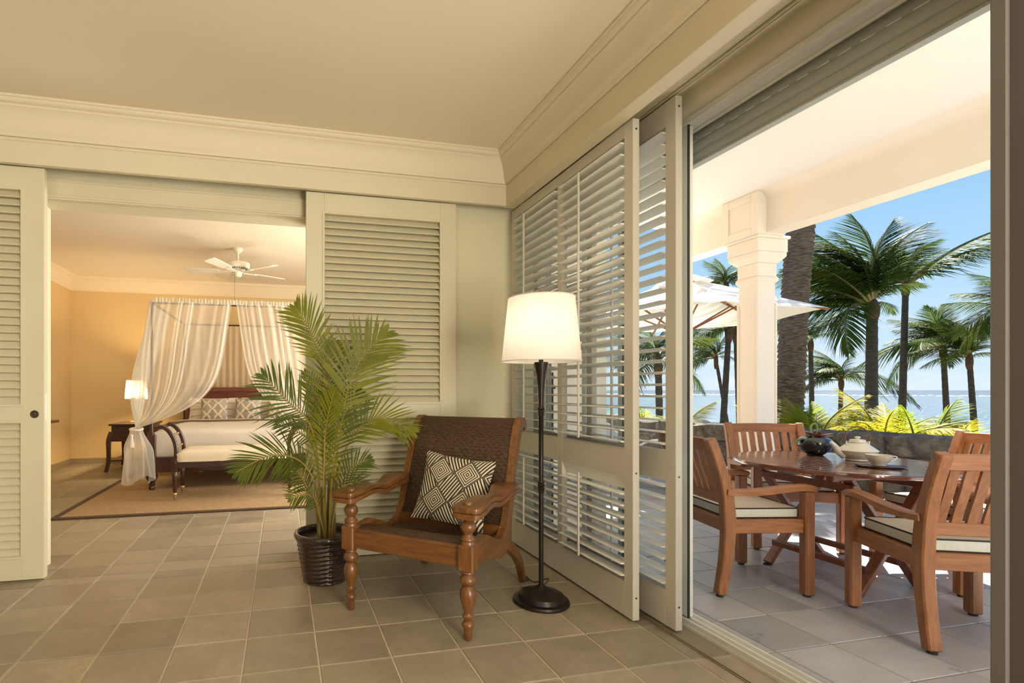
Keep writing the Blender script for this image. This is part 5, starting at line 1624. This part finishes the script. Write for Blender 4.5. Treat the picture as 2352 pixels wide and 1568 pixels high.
# palms
M['coco'] = leaf_mat('coconut_leaf', (0.022, 0.048, 0.009), (0.055, 0.088, 0.014), 0.40, 2.0, 0.6, 0.2, 0.10)
M['coco2'] = leaf_mat('coconut_leaf_light', (0.040, 0.068, 0.011), (0.082, 0.102, 0.016), 0.42, 2.0, 0.6, 0.2, 0.10)
M['cocor'] = mat('frond_midrib', (0.13, 0.12, 0.035), 0.5)
M['trunk'] = mat('grey_palm_trunk', (0.020, 0.017, 0.015), 0.95, (0.052, 0.044, 0.038), 5, stretch=(1, 1, 6), bmp=0.7, bscale=9, bdist=0.03)
M['trunk2'] = mat('scarred_palm_trunk', (0.040, 0.028, 0.020), 0.95, (0.165, 0.125, 0.090), 10, stretch=(1, 1, 5), bmp=0.6, bscale=30)
M['fibre'] = mat('brown_crown_fibre', (0.035, 0.018, 0.010), 0.9, (0.085, 0.045, 0.022), 14, bmp=0.8)
def frond_mesh(L, sag, n, ll, w, seed, m, lift=0.35, twist=0.0):
    rg_ = random.Random(seed)
    pts = []
    for i in range(21):
        t = i / 20
        pts.append(Vector((L * (t - 0.10 * sag * t * t), twist * L * t * t, L * (lift * t * (1 - t) - sag * 0.55 * t * t))))
    mb = MB()
    leaflets(mb, pts, n, 0.16, ll, w, (0, -math.sin(twist) * 0.2, 1), ang=(66, 28), droop=0.55, fold=-0.05, rng=rg_)
    mb2 = MB().tube(pts, [0.022 * (1 - 0.85 * i / 20) for i in range(21)], 5)
    mb.add(mb2.v, mb2.f, 1)
    return mb.mesh('frond', [m, M['cocor']])
CO = [frond_mesh(1.0, s, 60, 0.34, 0.014, 40 + i, M['coco' if i % 2 else 'coco2'], l, tw) for i, (s, l, tw) in enumerate(((0.55, 0.30, 0.1), (0.85, 0.45, -0.15), (1.15, 0.55, 0.2), (0.30, 0.20, -0.08), (0.70, 0.60, 0.0), (1.35, 0.75, -0.2)))]
COD = [frond_mesh(1.0, s, 60, 0.34, 0.014, 60 + i, M['coco'], l, tw) for i, (s, l, tw) in enumerate(((0.40, 0.28, 0.1), (0.60, 0.40, -0.15), (0.80, 0.50, 0.2), (0.28, 0.20, -0.08)))]
def trunk_ring(path, r0, r1, n=14, ring=0.0):
    K = len(path)
    return MB().tube(path, [(r0 + (r1 - r0) * i / (K - 1)) * (1 + ring * (1 if i % 2 else -1)) for i in range(K)], n)
def palm(label, base, top, r, L, fronds, dark=False, seed=1, lean=0.0):
    rg_ = random.Random(seed)
    base, top = Vector(base), Vector(top)
    r *= 0.76
    d = (top - base)
    b0 = base + d * ((-0.95 - base.z) / d.z) * 0.0
    b0 = Vector((base.x, base.y, -2.25)) - Vector((d.x, d.y, 0)) * 0.4
    t = thing('coconut_palm', label, 'palm tree', b0, 0, 'palms in the garden')
    h = top - b0
    mid = h * 0.5 + Vector((lean, 0, 0))
    path = catmull([Vector((0, 0, 0)), h * 0.25 + Vector((lean * 0.7, 0, 0)), mid, h * 0.78 + Vector((lean * 0.6, 0, 0)), h], 36)
    trunk_ring(path, r * 1.25, r * 0.85, 12, 0.025).build('trunk', M['trunk'], t, smooth=50)
    MB().lathe([(r * 0.8, -0.35), (r * 1.15, -0.22), (r * 1.25, -0.05), (r * 1.1, 0.10), (r * 0.7, 0.22), (r * 0.3, 0.28)], tuple(h), 12).build('crown_heart', M['fibre'], t, smooth=50)
    pool = COD if dark else CO
    for az, el, s, *pick in fronds:
        me = pool[pick[0]] if pick else pool[rg_.randrange(len(pool))]
        o = inst('frond', me, t, h + Vector((0, 0, 0.05)), (rg_.uniform(-0.5, 0.5), -rad(el), rad(az)), (L * s,) * 3)
    return t
def crown_set(seed, n):
    rg_ = random.Random(seed)
    return [(360 * k / n * 2.4 + rg_.uniform(-15, 15), rg_.choice((75, 60, 45, 30, 15)) + rg_.uniform(-8, 8), rg_.uniform(0.8, 1.08)) for k in range(n)]
def blown(seed, *angs):
    """fronds by the compass of the prevailing wind: angle in the plane across the shore (0 right, 90 up), with random turn"""
    rg_ = random.Random(seed)
    out = []
    for a in angs:
        a, s = a if isinstance(a, tuple) else (a, 1.0)
        el = a if a <= 90 else 180 - a
        az = (-33 if a <= 90 else 147) + rg_.uniform(-42, 42)
        out.append((az, el + rg_.uniform(-4, 4), s * rg_.uniform(0.88, 1.05)))
    return out
PALMS = [
    ('tall coconut palm with the largest dark crown, right of the thick trunk', (15.57, 10.74, 0.72), (15.61, 10.74, 3.35), 0.18, 2.45,
     blown(3, 172, 158, 150, 140, 130, 122, 112, 104, 98, 92, 86, 80, 74, (62, 0.85), (50, 0.6), 165, 182, (195, 0.9), 135, 117, 108, 126, 145, (15, 0.4), (200, 0.6)), True),
    ('slender coconut palm with one long frond reaching right over the sea', (22.24, 14.32, 1.38), (22.38, 14.29, 4.9), 0.135, 1.7,
     blown(4, 100, 120, 140, 85, 70, 160, 55, 110, 95, 130, (175, 0.7), (20, 0.6)) + [(-33, 40, 2.35, 3), (-30, 34, 2.0, 3)], True),
    ('wind blown coconut palm, left of the pair at the right edge', (25.17, 14.67, 0.24), (24.98, 14.71, 2.65), 0.12, 2.0,
     blown(5, (172, 1.3), 165, 155, 148, 140, 132, 125, 118, 110, 100, 90, (75, 0.8), (60, 0.7), (40, 0.6), (15, 0.5), 180, (195, 0.7)), False),
    ('wind blown coconut palm, right of the pair at the right edge', (23.6, 12.98, -0.23), (23.37, 13.03, 2.2), 0.11, 1.6,
     blown(6, 165, 150, 140, 130, 120, 110, 100, 90, 80, (65, 0.9), (50, 0.7), (30, 0.5), (180, 0.8), 125, 105), False),
    ('short coconut palm whose crown sits just above the sea horizon', (25.29, 18.75, 0.67), (25.35, 18.73, 1.5), 0.12, 1.95,
     blown(7, 170, 158, 150, 142, 134, 126, 118, 108, 98, (85, 0.8), (60, 0.7), (22, 1.35), (10, 0.9), 178, 138), False),
    ('pale green coconut palm half hidden behind the thick trunk', (22.04, 17.45, 1.05), (21.97, 17.47, 3.1), 0.12, 1.5,
     blown(8, 180, 165, 150, 135, 120, 105, 90, 75, 60, (40, 0.7), (200, 0.9), 128), False),
    ('coconut palm with a straight trunk left of the white column, under the parasol', (12.44, 12.5, 0.25), (12.66, 12.45, 2.85), 0.11, 1.3,
     blown(9, 190, 178, 165, 150, 135, 120, 105, 90, 70, (45, 0.8), (205, 0.8)), False),
    ('coconut palm standing behind the left edge of the white column', (15.58, 14.85, 0.98), (15.43, 14.88, 3.1), 0.12, 1.1,
     blown(10, 170, 150, 130, 110, 90, 70, 50, 30, 10), False),
    ('thin leaning coconut palm left of the straight trunked one', (16.13, 15.75, 0.01), (15.58, 15.88, 2.25), 0.08, 1.35,
     blown(12, 195, 182, 170, 158, 146, 134, 122, 110, 95, (70, 0.8), (40, 0.7), (10, 0.6)), False),
    ('far coconut palm whose crown peeks above the parasol', (21.2, 19.7, -0.18), (20.14, 19.95, 5.9), 0.14, 1.5,
     blown(13, 170, 155, 140, 125, 110, 95, 80, 65, 50, 35, 20), False),
    ('coconut palm mostly cut off by the door jamb at right', (20.94, 10.52, 0.31), (20.9, 10.5, 3.3), 0.14, 1.6,
     blown(14, 200, 188, 176, 165, 150, 135, 120, 100, 80, 60, 40), False),
    ('coconut palm seen through the white shutters', (8.95, 10.75, 0.66), (8.88, 10.76, 1.75), 0.11, 1.3,
     blown(15, 195, 180, 165, 150, 135, 120, 105, 90, 75, 60, 45, 30, 10, -10), False),
]
for i, (lab, b, tp_, r, L, fr_, dk_) in enumerate(PALMS):
    palm(lab, b, tp_, r, L, fr_, dk_, 20 + i)

# the thick date palm trunk in front, with diamond leaf scars
tk = thing('date_palm', 'thick scarred date palm trunk rising out of view behind the column', 'palm tree', (8.10, 7.02, -2.25))
hgt = 8.3
def scar(u, v):
    z = v * hgt
    c0 = Vector((0.072 * z + 0.03 * math.sin(z * 0.9), -0.012 * z, 0))
    a = 2 * math.pi * u
    rows = z / 0.098
    cols = u * 15
    off = 0.5 if int(rows) % 2 else 0.0
    fx_, fz_ = (cols + off) % 1.0, rows % 1.0
    bumpv = 0.026 * (1 - fz_) * (0.35 + 0.65 * math.sin(math.pi * fx_) ** 0.7)
    r = 0.185 + 0.03 * math.exp(-z * 1.2) + bumpv + 0.006 * mnoise.noise((math.cos(a) * 6, math.sin(a) * 6, z * 9))
    return c0 + Vector((r * math.cos(a), r * math.sin(a), z))
MB().grid(scar, 114, 640).build('trunk', M['trunk2'], tk, smooth=40, weld=True)
for k, (az, el, s) in enumerate(crown_set(31, 14)):
    inst('frond', CO[k % 6], tk, (0.62, -0.1, hgt), (0, -rad(max(el, 30)), rad(az)), (2.4 * s,) * 3)

# yellow-green areca clumps behind the wall
M['gold'] = leaf_mat('golden_areca_leaf', (0.26, 0.25, 0.012), (0.40, 0.33, 0.018), 0.5, 3.0, 0.6, 0.2, 0.15)
M['lime'] = leaf_mat('lime_areca_leaf', (0.14, 0.21, 0.011), (0.27, 0.31, 0.022), 0.5, 3.0, 0.6, 0.2, 0.15)
AR = [frond_mesh(1.0, s, 40, 0.30, 0.018, 80 + i, M['gold' if i % 2 else 'lime'], l, tw) for i, (s, l, tw) in enumerate(((0.35, 0.35, 0.1), (0.7, 0.6, -0.1), (1.0, 0.8, 0.15), (0.5, 0.45, -0.2)))]
CLUMPS = [((7.67, 6.05), 1.0, 16, 'golden areca clump just right of the thick palm trunk'), ((8.02, 5.98), 0.95, 12, 'small lime areca clump between the trunk and the teapot'),
          ((8.70, 5.80), 1.25, 18, 'tall lime areca clump above the teapot'), ((8.95, 5.50), 0.95, 14, 'golden green areca clump right of the tallest clump'),
          ((9.25, 5.25), 0.92, 14, 'arching lime areca clump near the right end of the stone wall'), ((7.75, 6.75), 0.95, 12, 'golden areca clump between the column and the thick trunk'),
          ((6.95, 8.9), 0.9, 14, 'golden areca clump seen through the shutters near the wing wall'), ((6.75, 7.7), 0.9, 14, 'lime areca clump seen through the outer shutter')]
for i, ((x, y), L, n, lab) in enumerate(CLUMPS):
    rg_ = random.Random(200 + i)
    t = thing('areca_clump', lab, 'shrub', (x, y, -2.2), 0, 'areca clumps behind the stone wall')
    for k in range(n):
        az = 360 * k / n * 1.6 + rg_.uniform(-20, 20)
        el = rg_.choice((78, 66, 52, 40)) + rg_.uniform(-8, 8)
        a0 = rad(az)
        base = Vector((0.12 * math.cos(a0), 0.12 * math.sin(a0), rg_.uniform(2.02, 2.40)))
        f = inst('frond', AR[rg_.randrange(4)], t, base, (rg_.uniform(-0.4, 0.4), -rad(el), a0), (L * rg_.uniform(0.65, 1.0),) * 3)
    for k in range(6):
        a0 = rad(60 * k + 10)
        MB().tube([(0.05 * math.cos(a0), 0.05 * math.sin(a0), 0), (0.12 * math.cos(a0), 0.12 * math.sin(a0), 2.4)], [0.03, 0.014], 7).build('cane_stem', M['cane_stem'], t, smooth=60)

# parasol
M['parasol'] = shade_mat('white_parasol_canvas', (0.80, 0.77, 0.71), 0.10)
M['parawood'] = mat('parasol_wood', (0.20, 0.075, 0.030), 0.5)
UM = thing('garden_parasol', 'large white garden parasol with wooden ribs behind the column', 'parasol', (5.15, 5.80, 0))
RU, HZ, AZ, PH = 1.50, 2.05, 2.62, -56
tips = [Vector((RU * math.cos(rad(PH + 60 * k)), RU * math.sin(rad(PH + 60 * k)), HZ)) for k in range(6)]
apex = Vector((0, 0, AZ))
for k in range(6):
    a, b = tips[k], tips[(k + 1) % 6]
    def pf_(u, v, a=a, b=b):
        e = a.lerp(b, u)
        e = e * 1.0
        inw = 0.06 * math.sin(math.pi * u)
        e = Vector((e.x * (1 - inw), e.y * (1 - inw), HZ + 0.0))
        p = apex.lerp(e, v)
        p.z -= 0.05 * math.sin(math.pi * v) * math.sin(math.pi * u)
        return p
    MB().grid(lambda u, v: pf_(u, 0.14 + 0.86 * v), 8, 10).build('canopy_panel', M['parasol'], UM, smooth=60)
    MB().beam(apex + (a - apex) * 0.05 + Vector((0, 0, -0.04)), a + Vector((0, 0, -0.022)), 0.018, 0.026).build('rib', M['parawood'], UM)
    MB().beam(Vector((0, 0, 1.85)), apex.lerp(a, 0.55) + Vector((0, 0, -0.04)), 0.014, 0.020).build('strut', M['parawood'], UM)
vt = MB()
for k in range(6):
    a, b = tips[k] * 1.0, tips[(k + 1) % 6] * 1.0
    p0, p1 = apex.lerp(a, 0.25), apex.lerp(b, 0.25)
    up_ = Vector((0, 0, 0.075))
    vt.add([apex + up_, p0 + up_ * 0.6, p1 + up_ * 0.6], [(0, 1, 2)])
vt.build('vent_cap', M['parasol'], UM)
MB().tube([(0, 0, 0.05), (0, 0, AZ + 0.06)], 0.024, 14).build('pole', M['parawood'], UM, smooth=50)
MB().lathe([(0.0, AZ + 0.14), (0.03, AZ + 0.12), (0.022, AZ + 0.08), (0.03, AZ + 0.06)][::-1], n=12).build('finial', M['parawood'], UM, smooth=50)
MB().lathe([(0.26, 0.0), (0.27, 0.02), (0.25, 0.06), (0.06, 0.09), (0.035, 0.30), (0.030, 0.30)], n=28).build('base', M['mortar'], UM, smooth=40)

# sun loungers on the terrace
M['whitemetal'] = mat('white_lounger_frame', (0.80, 0.80, 0.78), 0.35)
M['sling'] = mat('blue_white_sling', (0.25, 0.33, 0.45), 0.8, (0.55, 0.60, 0.66), 3, stretch=(40, 1, 1))
def lounger(label, loc, rz):
    r = thing('sun_lounger', label, 'sun lounger', loc, rz, 'sun loungers on the terrace')
    for sx in (-1, 1):
        MB().tube([(sx * 0.29, -0.95, 0.30), (sx * 0.29, 0.35, 0.30)], 0.020, 10).build('side_rail', M['whitemetal'], r, smooth=60)
        MB().tube([(sx * 0.29, 0.35, 0.30), (sx * 0.29, 0.90, 0.66)], 0.018, 10).build('back_rail', M['whitemetal'], r, smooth=60)
        for y in (-0.85, 0.25):
            MB().tube([(sx * 0.29, y, 0.30), (sx * 0.30, y - 0.05, 0.0)], 0.018, 10).build('leg', M['whitemetal'], r, smooth=60)
        MB().tube(catmull([(sx * 0.31, 0.45, 0.38), (sx * 0.33, 0.20, 0.50), (sx * 0.33, -0.15, 0.50), (sx * 0.31, -0.22, 0.31)], 14), 0.014, 8).build('arm', M['whitemetal'], r, smooth=60)
    MB().tube([(-0.29, -0.95, 0.30), (0.29, -0.95, 0.30)], 0.018, 10).build('foot_bar', M['whitemetal'], r)
    MB().tube([(-0.29, 0.90, 0.66), (0.29, 0.90, 0.66)], 0.018, 10).build('head_bar', M['whitemetal'], r)
    MB().box(-0.275, 0.275, -0.94, 0.35, 0.302, 0.310).build('seat_sling', M['sling'], r)
    MB().beam((0, 0.35, 0.306), (0, 0.89, 0.662), 0.55, 0.008).build('back_sling', M['sling'], r)
    return r
lounger('white framed sun lounger behind the chair by the shutters', (4.15, 5.25, 0), rad(8))
lounger('white framed sun lounger beside the parasol, seen through the shutters', (4.35, 6.9, 0), rad(-10))
